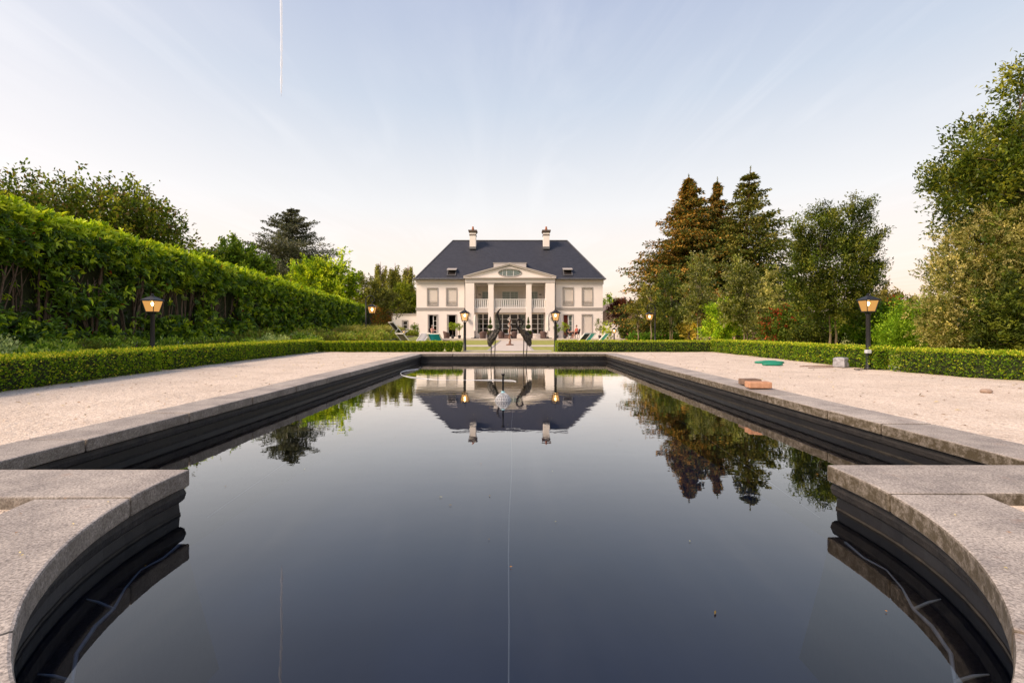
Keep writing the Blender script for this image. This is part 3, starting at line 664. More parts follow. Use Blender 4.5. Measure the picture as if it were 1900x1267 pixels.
# weed membrane peeping out
for k, (x, y, lab) in enumerate(((-5.75, 6.75, 'nearer scrap of grey-blue weed membrane showing between plants in the left bed'), (-6.0, 8.9, 'further scrap of grey-blue weed membrane showing in the left bed'))):
    b = MB(); n = 6
    for j in range(n):
        for i in range(n): xx = x+(i-2.5)*.13; yy = y+(j-2.5)*.17; b.v.append((xx, yy, gz(xx, yy)+.045+.05*fn(xx, yy, 4)+.07*(1-abs(i-2.5)/2.5)))
    b.f = [(j*n+i, j*n+i+1, (j+1)*n+i+1, (j+1)*n+i) for j in range(n-1) for i in range(n-1)]
    o = b.build('weed_membrane', M['membrane'], smooth=True); md = o.modifiers.new('thick', 'SOLIDIFY'); md.thickness = .004; tag(o, lab, 'garden fabric')
def grass_clump():
    t = thing('ornamental_grass', 'arching ornamental grass clump on the bank below the hedge', 'grass', (0, 0, 0), 0, 'ornamental grass clumps on the far left bank')
    n = 900; a = rng.random(n)*2*np.pi; tilt = rng.random(n)**.7*1.0; bx = np.stack([np.cos(a), np.sin(a), np.zeros(n)], 1)
    P_, D_, L_ = [], [], []
    p = bx*(rng.random(n)*.08)[:, None]; C = pal(n, [(.16, .2, .06), (.28, .27, .12), (.36, .31, .18), (.1, .14, .04)], None, .15)
    for j in range(3):
        d = unit(bx*(tilt*(.5+.55*j))[:, None]+np.array([0, 0, 1.05-.42*j])); L = .22*(.7+.5*rng.random(n)); P_.append(p.copy()); D_.append(d); L_.append(L*1.05); p = p+d*L[:, None]
    leaves('blades', np.concatenate(P_), np.concatenate(D_), unit(rng.normal(size=(3*n, 3))), np.concatenate(L_), .012, np.tile(C, (3, 1)), M['leaf'], t)
    return t
gc = grass_clump()
for i, (px, Y) in enumerate(((645, 19.5), (660, 20.5), (690, 21), (706, 23), (700, 25.5), (718, 25), (730, 27), (722, 29), (738, 30.5), (672, 23))):
    o = gc if i == 0 else copy_tree(gc); x = (px-CX)/F*Y; o.location = (x, Y, gz(x, Y)); s = random.uniform(.85, 1.15); o.scale = (s*1.15, s*1.15, s); o.rotation_euler.z = random.uniform(0, 6)

SUN_E, SKY_S, VEIL_S, BG_S, SKY_DUST, EXPO = 2.8, 0.06, 6.2, .10, 1.0, .88
# ------------------------------------------------------------------ house
Y0 = 49.6; GZ = -.35; PM = F/Y0
def hx(z): return (740+z/4.524-CX)/PM
def hz(z): return CH+(HY-400-z/4.524)/PM
house = thing('house', 'large cream two-storey house with hipped slate roof and columned portico behind the pool', 'house', (-.4, Y0, GZ))
xl, xr = hx(148), hx(1712); XM = (xl+xr)/2; zE = hz(535); DEP = 12.0
def wall_holes(b, x0, x1, z0, z1, y, holes, rev=.22):
    X = sorted({x0, x1, *[h[0] for h in holes], *[h[1] for h in holes]}); Z = sorted({z0, z1, *[h[2] for h in holes], *[h[3] for h in holes]})
    for i in range(len(X)-1):
        for j in range(len(Z)-1):
            cx, cz_ = (X[i]+X[i+1])/2, (Z[j]+Z[j+1])/2
            if any(h[0] < cx < h[1] and h[2] < cz_ < h[3] for h in holes): continue
            b.add([(X[i], y, Z[j]), (X[i+1], y, Z[j]), (X[i+1], y, Z[j+1]), (X[i], y, Z[j+1])], [(0, 1, 2, 3)])
    for a, c, d, e in holes:
        v = [(a, y, d), (c, y, d), (c, y, e), (a, y, e)]; w = [(p[0], y+rev, p[2]) for p in v]
        b.add(v+w, [(0, 4, 5, 1), (1, 5, 6, 2), (2, 6, 7, 3), (3, 7, 4, 0)])
UP = [(243, 323, 613, 752), (403, 483, 613, 752), (1381, 1461, 609, 750), (1541, 1622, 609, 750)]
DN = [(250, 321, 836, 1020), (410, 480, 836, 1018), (1383, 1458, 834, 1020), (1541, 1619, 834, 1020)]
def H(q): return (hx(q[0]), hx(q[1]), hz(q[3]), hz(q[2]))
hU = [H(q) for q in UP]; hD = [H(q) for q in DN]
pxl, pxr = hx(563), hx(1305)
w = MB()
wall_holes(w, xl, pxl, GZ, zE-.02, Y0, hU[:2]+hD[:2]); wall_holes(w, pxr, xr, GZ, zE-.02, Y0, hU[2:]+hD[2:])
w.add([(xl, Y0, GZ), (xl, Y0+DEP, GZ), (xl, Y0+DEP, zE-.02), (xl, Y0, zE-.02)], [(3, 2, 1, 0)]); w.add([(xr, Y0, GZ), (xr, Y0+DEP, GZ), (xr, Y0+DEP, zE-.02), (xr, Y0, zE-.02)], [(0, 1, 2, 3)])
w.add([(xl, Y0+DEP, GZ), (xr, Y0+DEP, GZ), (xr, Y0+DEP, zE-.02), (xl, Y0+DEP, zE-.02)], [(3, 2, 1, 0)])
# recessed loggia: back wall, side cheeks, ceiling, floor slab
YB = Y0+3.0; cl, cr = hx(637), hx(1229)
upo = [(hx(682), hx(748), hz(703)-.55, hz(617)), (hx(860), hx(1006), hz(703)-.55, hz(617)), (hx(1118), hx(1180), hz(703)-.55, hz(617))]
grd = [(hx(655), hx(750), hz(997), hz(822)), (hx(802), hx(1066), hz(997), hz(824)), (hx(1116), hx(1224), hz(997), hz(822))]
wall_holes(w, cl-.0, cr+.0, hz(812), hz(574), YB, upo, .12)
wall_holes(w, cl-.0, cr+.0, GZ, hz(812), Y0+.75, grd, .12)
for x in (cl, cr): w.add([(x, Y0, GZ), (x, YB, GZ), (x, YB, zE-.3), (x, Y0, zE-.3)], [(0, 1, 2, 3)] if x == cl else [(3, 2, 1, 0)])
w.add([(cl, Y0, hz(574)), (cr, Y0, hz(574)), (cr, YB, hz(574)), (cl, YB, hz(574))], [(0, 1, 2, 3)])
w.build('wall', M['render'], house)
# dark rooms
for a, c, d, e in hD[:3]+upo+grd:
    b = MB()
    y = Y0+.225 if (a, c, d, e) in hD else (YB+.125 if (a, c, d, e) in upo else Y0+.875)
    dp = 2.2
    b.add([(a-.02, y, d-.02), (c+.02, y, d-.02), (c+.02, y, e+.02), (a-.02, y, e+.02), (a-.3, y+dp, d-.3), (c+.3, y+dp, d-.3), (c+.3, y+dp, e+.1), (a-.3, y+dp, e+.1)], [(4, 5, 6, 7), (0, 1, 5, 4), (1, 2, 6, 5), (2, 3, 7, 6), (3, 0, 4, 7)])
    b.build('room_interior', M['dark'], house)
# pilasters, columns, entablature
b = MB()
for a, c in ((563, 637), (1229, 1305)): MB().box((hx(a), Y0-.62, GZ), (hx(c), Y0+.05, hz(570))).build('pilaster', M['render'], house, bevel=.015)
for a, c in ((753, 798), (1068, 1113)):
    q = MB(); q.box((hx(a), Y0-.55, GZ), (hx(c), Y0-.02, hz(578))); co = q.build('column', M['render'], house, bevel=.02)
    q = MB(); q.box((hx(a)-.10, Y0-.61, hz(578)+.002), (hx(c)+.10, Y0+.02, hz(571))); q.build('capital', M['trimlight'], co, bevel=.01)
q = MB(); q.box((pxl-.02, Y0-.66, hz(569)), (pxr+.02, Y0+.06, hz(533))); q.build('entablature', M['trimlight'], house, bevel=.01)
# pediment
ap = (hx(932), hz(418)); L_, R_ = (hx(550), hz(524)), (hx(1315), hz(524)); zb = hz(532)
ped = MB(); n = 40; ox, oz = hx(933), hz(486); rx, rz = (hx(1027)-hx(840))/2, (hz(457)-hz(515))/2
tri = [(pxl, zb), (pxr, zb), (pxr, zb+.1), (ap[0], ap[1]-.16), (pxl, zb+.1)]
# tympanum with an oval hole: fan between outline and oval
def tri_r(a):
    dx, dz = math.cos(a), math.sin(a); best = 1e9
    for i in range(len(tri)):
        x1, z1 = tri[i][0]-ox, tri[i][1]-oz; x2, z2 = tri[(i+1) % 5][0]-ox, tri[(i+1) % 5][1]-oz
        den = dx*(z2-z1)-dz*(x2-x1)
        if abs(den) < 1e-9: continue
        t = (x1*(z2-z1)-z1*(x2-x1))/den; s_ = (x1*dz-z1*dx)/den
        if t > 0 and -1e-6 <= s_ <= 1+1e-6: best = min(best, t)
    return best
angs = sorted([2*math.pi*i/n for i in range(n)]+[math.atan2(p[1]-oz, p[0]-ox) % (2*math.pi) for p in tri])
oval = [(ox+rx*math.cos(a), oz+rz*math.sin(a)) for a in angs]; outl = [(ox+tri_r(a)*math.cos(a), oz+tri_r(a)*math.sin(a)) for a in angs]
m_ = len(angs); yp = Y0-.60
ped.add([(x, yp, z) for x, z in oval]+[(x, yp, z) for x, z in outl]+[(x, yp+.2, z) for x, z in oval], [(i, m_+i, m_+(i+1) % m_, (i+1) % m_) for i in range(m_)]+[(i, (i+1) % m_, 2*m_+(i+1) % m_, 2*m_+i) for i in range(m_)])
po = ped.build('pediment', M['render'], house)
q = MB()
for e in (L_, R_):
    q.bar((e[0], Y0-.45, e[1]), (ap[0], Y0-.45, ap[1]), .62, .16); 
    q.bar((e[0]*1.0, Y0-.40, e[1]+.10), (ap[0], Y0-.40, ap[1]+.10), .86, .07)
q.build('raking_cornice', M['trimlight'], po)
q = MB(); q.box((L_[0], Y0-.84, hz(533)+.002), (R_[0], Y0+.02, hz(524))); q.build('horizontal_cornice', M['trimlight'], po)
q = MB(); q.prismy([(pxl-.1, zb+.08), (pxr+.1, zb+.08), (ap[0], ap[1]+.03)], Y0-.35, Y0+2.6); q.build('portico_roof', M['zinc'], po)
# oval window
q = MB(); ring = [(ox+(rx+.04)*math.cos(2*math.pi*i/40), yp-.01, oz+(rz+.04)*math.sin(2*math.pi*i/40)) for i in range(41)]; q.tube(ring, .05, 6); ow = q.build('oval_window', M['trim'], po, smooth=True)
q = MB(); q.prismy([(ox+rx*math.cos(2*math.pi*i/40), oz+rz*math.sin(2*math.pi*i/40)) for i in range(40)], yp+.12, yp+.13); q.build('pane', M['glass'], ow)
q = MB(); q.prismy([(ox+rx*.98*math.cos(2*math.pi*i/40), oz+rz*.98*math.sin(2*math.pi*i/40)) for i in range(40)], yp+.15, yp+.16); q.build('blind', M['canvas'], ow)
for x in (hx(872), hx(962), hx(905)): MB().box((x-.03, yp+.08, oz-rz*.85), (x+.03, yp+.118, oz+rz*.85)).build('glazing_bar', M['frame'], ow)
# parapet block behind the pediment
q = MB(); q.box((hx(793), Y0+.9, zE), (hx(1071), Y0+2.4, hz(404)+.18)); q.build('parapet_block', M['trimlight'], house)
q = MB(); q.box((hx(787), Y0+.86, hz(404)+.181), (hx(1077), Y0+2.45, hz(404)+.26)); q.build('parapet_cap', M['trim'], house)
# cornice and band course
for a, c in ((xl-.08, pxl), (pxr, xr+.08)):
    q = MB(); q.box((a, Y0-.05, hz(578)), (c, Y0+.02, hz(552))); q.box((a, Y0-.12, hz(552)+.001), (c, Y0+.02, hz(545))); q.build('frieze', M['trimlight'], house)
    q = MB(); q.box((a, Y0-.06, hz(795)), (c, Y0+.01, hz(777))); q.box((a, Y0-.09, hz(777)+.001), (c, Y0+.01, hz(774))); q.build('band_course', M['trim'], house)
    q = MB(); q.box((a-.12*(a < 0), Y0-.36, hz(543)), (c+.12*(a > 0), Y0+.02, hz(536))); q.build('cornice', M['trimlight'], house)
    q = MB(); q.tube([(a-.2*(a < 0), Y0-.46, zE+.0), (c+.2*(a > 0), Y0-.46, zE+.0)], .075, 8)
    x = a
    while x < c: q.box((x-.02, Y0-.56, zE-.02), (x+.02, Y0-.36, zE+.09)); x += .52
    q.build('gutter', M['zinc'], house)
for x in (pxl-.09, pxr+.09):
    q = MB(); q.tube([(x, Y0-.07, zE-.1), (x, Y0-.07, GZ+.1)], .04, 8); q.build('downpipe', M['zinc'], house)
q = MB(); q.box((cl, Y0-.42, hz(815)), (cr, YB-.01, hz(777))); q.build('balcony_slab', M['trimlight'], house)
# balustrade
for a, c, nb in ((637, 753, 7), (798, 1068, 15), (1113, 1229, 7)):
    x0, x1 = hx(a), hx(c); q = MB(); q.box((x0, Y0-.36, hz(708)), (x1, Y0-.20, hz(702)))
    bo = q.build('balustrade', M['frame'], house); MB().box((x0, Y0-.34, hz(777)+.002), (x1, Y0-.22, hz(770))).build('bottom_rail', M['frame'], bo)
    q = MB()
    for i in range(nb): xx = x0+(i+.5)*(x1-x0)/nb; q.lathe([(.035, 0), (.065, .12), (.065, .3), (.035, .42), (.05, .5)], (xx, Y0-.28, hz(770)+.001), 8, 1.0, 1.0) if False else q.box((xx-.058, Y0-.32, hz(770)+.001), (xx+.058, Y0-.24, hz(708)-.001))
    q.build('balusters', M['frame'], bo)
# upper windows
for h in hU:
    x0, x1, z0, z1 = h; q = MB(); t_ = .10
    for a, c, d, e in ((x0-t_, x0, z0-t_, z1+t_), (x1, x1+t_, z0-t_, z1+t_), (x0, x1, z1, z1+t_), (x0, x1, z0-t_, z0)): q.box((a, Y0-.045, d), (c, Y0+.05, e))
    wn = q.build('window', M['trim'], house)
    q = MB(); q.box((x0, Y0+.10, z0), (x1, Y0+.13, z1)); zz = z0
    while zz < z1: q.box((x0+.01, Y0+.085, zz), (x1-.01, Y0+.101, zz+.045)); zz += .06
    q.build('roller_shutter', M['shutter'], wn)
    q = MB(); zt = z0+.42
    q.bar((x0, Y0-.0, zt), (x1, Y0-.0, zt), .03); q.bar((x0, Y0, z0+.05), (x1, Y0, z0+.05), .03); q.bar((x0, Y0+.0, zt-.1), (x1, Y0, zt-.1), .02)
    xm = (x0+x1)/2; q.bar((x0, Y0, z0+.07), (xm, Y0, zt-.11), .02); q.bar((xm, Y0, zt-.11), (x1, Y0, z0+.07), .02); q.bar((x0, Y0+.001, zt-.11), (xm, Y0+.001, z0+.07), .02); q.bar((xm, Y0+.001, z0+.07), (x1, Y0+.001, zt-.11), .02)
    q.build('guard_rail', M['trim'], wn)
# ground floor doors of the wings
def leaf_glazed(q, x0, x1, z0, z1, y, nx, nz, fr=.07, bar=.035):
    q.box((x0, y, z0), (x0+fr, y+.05, z1)); q.box((x1-fr, y, z0), (x1, y+.05, z1)); q.box((x0+fr, y, z1-fr), (x1-fr, y+.05, z1)); q.box((x0+fr, y, z0), (x1-fr, y+.05, z0+fr*2))
    for i in range(1, nx): x = x0+fr+(x1-x0-2*fr)*i/nx; q.box((x-bar/2, y+.008, z0+fr*2), (x+bar/2, y+.042, z1-fr))
    for j in range(1, nz): z = z0+fr*2+(z1-z0-3*fr)*j/nz; q.box((x0+fr, y+.010, z-bar/2), (x1-fr, y+.040, z+bar/2))
for k, h in enumerate(hD):
    x0, x1, z0, z1 = h; q = MB(); t_ = .10
    for a, c, d, e in ((x0-t_, x0, z0, z1+t_), (x1, x1+t_, z0, z1+t_), (x0, x1, z1, z1+t_)): q.box((a, Y0-.045, d), (c, Y0+.05, e))
    dn = q.build('french_door', M['trim'], house)
    if k == 3:
        q = MB(); q.box((x0, Y0+.10, z0), (x1, Y0+.13, z1)); zz = z0
        while zz < z1: q.box((x0+.01, Y0+.085, zz), (x1-.01, Y0+.101, zz+.045)); zz += .06
        q.build('roller_shutter', M['shutter'], dn)
    elif k in (0, 2):
        xm = x0+(x1-x0)*.5; q = MB(); leaf_glazed(q, xm, x1, z0, z1, Y0+.10, 1, 4); q.build('door_leaf', M['frame'], dn)
        q = MB(); q.box((xm+.07, Y0+.118, z0+.14), (x1-.07, Y0+.124, z1-.07)); q.build('pane', M['glass'], dn)
        if k == 2:
            q = MB(); q.box((x0+.03, Y0+.22, z0), (xm, Y0+.24, z1)); q.build('curtain', M['redcurtain'], dn)
            q = MB(); q.box((xm+.04, Y0+.30, z0), (x1, Y0+.32, z1)); q.build('curtain', M['curtain'], dn)
        else:
            q = MB(); leaf_glazed(q, x0-.0, x0+.07, z0, z1, Y0+.10, 1, 1, .02); q.build('door_leaf', M['frame'], dn)
    else:
        q = MB(); q.box((x0+.02, Y0+.12, z0), (x0+.09, Y0+.2, z1)); q.box((x1-.06, Y0+.12, z0), (x1-.01, Y0+.2, z1)); q.build('door_leaf', M['frame'], dn)
# loggia glazing
for k, h in enumerate(grd):
    x0, x1, z0, z1 = h; y = Y0+.79; q = MB()
    ng = 2 if k != 1 else 4; fs = MB()
    xs2 = [x0+(x1-x0)*i/ng for i in range(ng+1)] if k != 1 else [x0, x0+(x1-x0)*.25, x0+(x1-x0)*.5, x0+(x1-x0)*.75, x1]
    for i in range(ng): leaf_glazed(fs, xs2[i]+.003, xs2[i+1]-.003, z0, z1, y, 1, 4, .05, .04)
    fo = fs.build('glazed_door', M['frame'], house)
    q.box((x0+.03, y+.022, z0+.05), (x1-.03, y+.027, z1-.03)); q.build('pane', M['glass'], fo)
    q = MB()
    def cur(xa, xb):
        n = 24; q.v += [(xa+(xb-xa)*i/n, y+.35+.05*math.sin(i*2.1), zq) for zq in (z0, z1) for i in range(n+1)]; o_ = len(q.v)-2*(n+1)
        q.f += [(o_+i, o_+i+1, o_+n+2+i, o_+n+1+i) for i in range(n)]
    if k == 0: cur(x0, x0+.25)
    elif k == 1: cur(x0, x0+.62); cur(x1-.55, x1)
    else: cur(x1-.32, x1)
    q.build('curtain', M['curtain'], fo)
for k, h in enumerate(upo):
    x0, x1, z0, z1 = h; fs = MB(); y = YB+.03; ng = (1, 2, 1)[k]
    for i in range(ng): leaf_glazed(fs, x0+(x1-x0)*i/ng+.002, x0+(x1-x0)*(i+1)/ng-.002, z0, z1, y, 2, 5, .06, .025)
    fo = fs.build('balcony_door', M['frame'], house)
    q = MB(); q.box((x0+.03, y+.022, z0+.05), (x1-.03, y+.027, z1-.03)); q.build('pane', M['glass'], fo)
    q = MB(); q.box((x0, y+.2, z0), (x1, y+.21, z1)); q.build('curtain', M['curtain'], fo)
# shutters folded beside the balcony doors, oval wall plaques
for a, c in ((818, 858), (1008, 1046)):
    q = MB(); q.box((hx(a), YB-.06, hz(703)-.5), (hx(c), YB-.01, hz(617))); zz = hz(703)-.45
    while zz < hz(620): q.box((hx(a)+.05, YB-.075, zz), (hx(c)-.05, YB-.061, zz+.03)); zz += .055
    q.build('louvred_shutter', M['shutter'], house)
for a in (661, 1201):
    q = MB(); q.lathe([(.0, -.02), (.15, -.02), (.17, 0), (.12, .03), (0, .04)], (0, 0, 0), 16); q.v = [(hx(a)+x, YB-.03-z, hz(645)+y*.5) for x, y, z in q.v]; q.build('wall_plaque', M['trim'], house)
# roof
ov = .42; run = 6.4; xa, xb = hx(140), hx(1725); ze = zE+.03
yf, yb = Y0-ov, Y0+DEP+ov; yr = (yf+yb)/2
zr = CH+(HY-446.5)/F*yr; rl, rr_ = (740+455/4.524-CX)/F*yr, (740+1412/4.524-CX)/F*yr
q = MB(); q.add([(xa, yf, ze), (xb, yf, ze), (xb, yb, ze), (xa, yb, ze), (rl, yr, zr), (rr_, yr, zr)], [(0, 1, 5, 4), (1, 2, 5), (2, 3, 4, 5), (3, 0, 4), (3, 2, 1, 0)])
roof = q.build('roof', M['slate'], house)
q = MB()
for a, c in (((rl, yr, zr), (rr_, yr, zr)), ((xa, yf, ze), (rl, yr, zr)), ((xb, yf, ze), (rr_, yr, zr))): q.bar((a[0], a[1], a[2]+.03), (c[0], c[1], c[2]+.03), .13, .06)
q.build('ridge_capping', M['zinc'], roof)
q = MB(); q.box((xa+.1, yf+.06, zE-.11), (xb-.1, Y0+.02, zE-.03)); q.build('soffit', M['trimlight'], roof)
def roofz(y): return ze+(zr-ze)*(y-yf)/(yr-yf)
def chim(x):
    y = 54.1; z0 = roofz(y)-.1; q = MB(); wd = .36
    q.box((x-wd, y-wd, z0), (x+wd, y+wd+.2, 12.05)); ch = q.build('chimney', M['render'], roof, bevel=.01)
    q = MB(); q.box((x-wd-.03, y-wd-.03, z0), (x+wd+.03, y+wd+.24, z0+.28)); q.build('chimney_flashing', M['zinc'], ch)
    q = MB(); q.box((x-wd-.05, y-wd-.05, 11.72), (x+wd+.05, y+wd+.25, 11.82)); q.box((x-wd-.07, y-wd-.07, 12.051), (x+wd+.07, y+wd+.27, 12.18)); q.box((x-wd-.15, y-wd-.15, 12.181), (x+wd+.15, y+wd+.35, 12.33)); q.build('chimney_crown', M['tile'], ch)
    q = MB(); q.lathe([(.17, 0), (.15, .2), (.11, .27), (.12, .30), (.09, .36), (.12, .42), (.05, .5), (.0, .52)], (x, y, 12.331), 12); q.build('chimney_pot', M['terracotta'], ch, smooth=True)
chim((740+622/4.524-CX)/F*54.1); chim((740+1237/4.524-CX)/F*54.1)
# roof windows propped open
for a, c, d, e in ((402, 478, 455, 508), (1383, 1460, 452, 506)):
    Yk = Y0+.75; 
    for _ in range(20): Yk = yf+(CH+(HY-400-e/4.524)/F*Yk-ze)/(zr-ze)*(yr-yf)
    x0, x1 = (740+a/4.524-CX)/F*Yk, (740+c/4.524-CX)/F*Yk; sl = Vector((0, yr-yf, zr-ze)).normalized(); nn = Vector((0, -sl.z, sl.y)); hgt = 1.35
    def rp(x, s, o): return Vector((x, Yk, roofz(Yk)))+sl*s+nn*o
    q = MB()
    for s0, s1, xx0, xx1 in ((0, .09, x0, x1), (hgt-.09, hgt, x0, x1), (.09, hgt-.09, x0, x0+.09), (.09, hgt-.09, x1-.09, x1)):
        v = [rp(xx0, s0, .0), rp(xx1, s0, .0), rp(xx1, s1, .0), rp(xx0, s1, .0), rp(xx0, s0, .1), rp(xx1, s0, .1), rp(xx1, s1, .1), rp(xx0, s1, .1)]
        q.add(v, [(0, 3, 2, 1), (4, 5, 6, 7), (0, 1, 5, 4), (1, 2, 6, 5), (2, 3, 7, 6), (3, 0, 4, 7)])
    sk = q.build('roof_window', M['zinc'], roof)
    q = MB(); q.add([rp(x0+.09, .09, .02), rp(x1-.09, .09, .02), rp(x1-.09, hgt-.09, .02), rp(x0+.09, hgt-.09, .02)], [(0, 1, 2, 3)]); q.build('opening', M['dark'], sk)
    # sash hinged at the top, swung out
    top = rp(0, hgt, .1); od = (Vector((0, -.95, -.32))).normalized()*.85
    q = MB(); v = []
    for o2 in (0, .05):
        for xx, k in ((x0-.03, 0), (x1+.03, 0), (x1+.03, 1), (x0-.03, 1)): p_ = Vector((xx, top.y, top.z+o2))+od*k; v.append(p_)
    q.add(v, [(0, 3, 2, 1), (4, 5, 6, 7), (0, 1, 5, 4), (1, 2, 6, 5), (2, 3, 7, 6), (3, 0, 4, 7)]); q.build('sash', M['trim'], sk)
# lanterns on scroll brackets beside the portico
def lantern_shape(b1, g1, c, s=1.0, hang=False):
    x, y, z = c
    def fr(r0, r1, za, zb): b1.lathe([(r0*s, 0), (r1*s, (zb-za)*s)], (x, y, z+za*s), 4) if False else None
    w0, w1, hh = .055*s, .085*s, .15*s
    for sx_, sy_ in ((-1, -1), (1, -1), (1, 1), (-1, 1)): b1.bar((x+sx_*w0, y+sy_*w0, z), (x+sx_*w1, y+sy_*w1, z+hh), .009*s)
    b1.cbox((x, y, z-.004*s), (2*w0+.012*s, 2*w0+.012*s, .012*s)); b1.cbox((x, y, z+hh+.006*s), (2*w1+.03*s, 2*w1+.03*s, .012*s))
    a = w1+.018*s; v = [(x-a, y-a, z+hh+.0125*s), (x+a, y-a, z+hh+.0125*s), (x+a, y+a, z+hh+.0125*s), (x-a, y+a, z+hh+.0125*s)]; t2 = .035*s
    v += [(x-t2, y-t2, z+hh+.06*s), (x+t2, y-t2, z+hh+.06*s), (x+t2, y+t2, z+hh+.06*s), (x-t2, y+t2, z+hh+.06*s)]
    b1.add(v, [(0, 3, 2, 1), (4, 5, 6, 7), (0, 1, 5, 4), (1, 2, 6, 5), (2, 3, 7, 6), (3, 0, 4, 7)])
    b1.lathe([(.035*s, 0), (.03*s, .012*s), (.012*s, .02*s), (.018*s, .032*s), (.004*s, .045*s)], (x, y, z+hh+.06*s), 8)
    e = .003*s; v = []
    for zz, ww in ((z+.003*s, w0-e), (z+hh-.001, w1-e)):
        v += [(x-ww, y-ww, zz), (x+ww, y-ww, zz), (x+ww, y+ww, zz), (x-ww, y+ww, zz)]
    g1.add(v, [(0, 1, 5, 4), (1, 2, 6, 5), (2, 3, 7, 6), (3, 0, 4, 7)])
def bulb(c, s): return MB().lathe([(.006*s, 0), (.012*s, .01*s), (.020*s, .03*s), (.018*s, .045*s), (.005*s, .057*s)], (c[0], c[1], c[2]), 10)
for a, sg in ((580, -1), (1281, 1)):
    x = hx(a); yl = Y0-.85; z = hz(882); q = MB(); g_ = MB(); lantern_shape(q, g_, (x, yl, z), 1.6)
    xp = hx(600) if sg < 0 else hx(1262)
    arc = [Vector((xp, Y0-.60, z+.35)), Vector((xp, Y0-.66, z+.75)), Vector(((x+xp)/2, Y0-.75, z+.95)), Vector((x, yl, z+.75)), Vector((x, yl, z+.42))]
    q.tube(arc, .018, 6); wl = q.build('wall_lantern', M['metal'], house); g_.build('glass', M['glass'], wl)
# terrace
tb = MB(); tb.box((-12.3, 44.6, -.62), (11.2, Y0+.9, GZ)); tag(tb.build('terrace', M['paving'], bevel=.01), kind='structure')
sp_ = MB(); sp_.box((-1.6, 44.15, -.62), (1.3, 44.597, GZ-.09)); tag(sp_.build('terrace', M['paving'], bevel=.01), kind='structure')
def sheet(name, poly, m, dz=.006, zf=None):
    b = MB(); b.v = [(x, y, (zf or gz)(x, y)+dz) for x, y in poly]; b.f = [tuple(range(len(poly)))]; return tag(b.build(name, m), kind='structure')
b = MB(); yy_ = lin(10.6, 16, 20)+[30, 44.6]
for y in yy_: b.v += [(-1.18, y, gz(0, y)+.010), (.90, y, gz(0, y)+.010)]
b.f = [(2*i, 2*i+1, 2*i+3, 2*i+2) for i in range(len(yy_)-1)]; tag(b.build('path', M['paving']), kind='structure')
sheet('path', [(-4.8, 27.8), (-1.18, 27.8), (-1.18, 30.6), (-4.8, 30.6)], M['paving'], .008); sheet('path', [(.90, 27.8), (4.5, 27.8), (4.5, 30.6), (.90, 30.6)], M['paving'], .008)
for x in (-1.24, .96):
    b = MB(); b.box((x-.05, 16, -.52), (x+.05, 44.1, -.478)); tag(b.build('path_edging', M['trim'], bevel=.01), kind='structure')
sheet('gravel_path', [(-12.5, 36), (-6.9, 34), (-6.3, 44.6), (-12.5, 44.6)], M['gravel'], .012); sheet('gravel_path', [(6.4, 38), (16.5, 38), (16.5, 47.9), (11.3, 47.9), (11.3, 44.5), (6.4, 44.5)], M['gravel'], .012)
# annex
an = thing('annex', 'low flat-roofed cream side building with one small window, left of the house', 'building', (-11.9, Y0+2, -.5))
ax0, ax1, az = (725.5-CX)/F*51, xl-.01, CH+(HY-584.5)/F*51; hh = [((747.5-CX)/F*51, (756-CX)/F*51, CH+(HY-611)/F*51, CH+(HY-595.5)/F*51)]
w = MB(); wall_holes(w, ax0, ax1, -.5, az, 51, hh, .15); w.add([(ax0, 51, -.5), (ax0, 58, -.5), (ax0, 58, az), (ax0, 51, az)], [(3, 2, 1, 0)]); w.add([(ax0, 58, -.5), (ax1, 58, -.5), (ax1, 58, az), (ax0, 58, az)], [(3, 2, 1, 0)]); w.build('wall', M['render'], an)
q = MB(); q.box((ax0-.1, 50.9, az+.002), (ax1, 58.1, az+.16)); q.build('flat_roof', M['trim'], an)
x0, x1, z0, z1 = hh[0]; q = MB()
for a, c, d, e in ((x0-.1, x0, z0-.1, z1+.1), (x1, x1+.1, z0-.1, z1+.1), (x0, x1, z1, z1+.1), (x0, x1, z0-.1, z0)): q.box((a, 50.95, d), (c, 51.02, e))
wn = q.build('window', M['trim'], an); q = MB(); leaf_glazed(q, x0, x1, z0, z1, 51.05, 1, 2, .05); q.build('sash', M['frame'], wn); q = MB(); q.box((x0+.04, 51.07, z0+.05), (x1-.04, 51.075, z1-.04)); q.build('pane', M['glass'], wn)
q = MB(); q.box((x0, 51.16, z0), (x1, 51.2, z1)); q.build('dark_room', M['dark'], wn)
# ------------------------------------------------------------------ lamps
def post_lamp(label, loc, s=1.0, hgt=.94, group='lit lantern posts round the pool'):
    t = thing('lantern_post', label, 'lamp', loc, 0, group); x, y, z = loc; hh = hgt-.255*s
    q = MB(); q.lathe([(.05*s, 0), (.05*s, .02), (.033*s, .03), (.029*s, hh*.5), (.027*s, hh-.03), (.036*s, hh-.02), (.034*s, hh-.012), (.012*s, hh-.005)], loc, 14); q.build('post', M['metal'], t, smooth=True)
    q = MB(); g_ = MB(); q.lathe([(.012*s, hh-.006), (.012*s, hh+.022*s)], loc, 8); q.v = [v for v in q.v]
    for a in (0, 90, 180, 270):
        c_, s_ = math.cos(R(a)), math.sin(R(a)); q.tube([(x+.028*s*c_, y+.028*s*s_, z+hh-.015), (x+.05*s*c_, y+.05*s*s_, z+hh+.01), (x+.05*s*c_, y+.05*s*s_, z+hh+.022*s)], .005*s, 5)
    lantern_shape(q, g_, (x, y, z+hh+.025*s), s); ln = q.build('lantern', M['metal'], t); g_.build('glass', M['lampglass'], ln)
    bulb((x, y, z+hh+.105*s), s*.95).build('bulb', M['bulb'], ln, smooth=True)
    return t
zl = CH
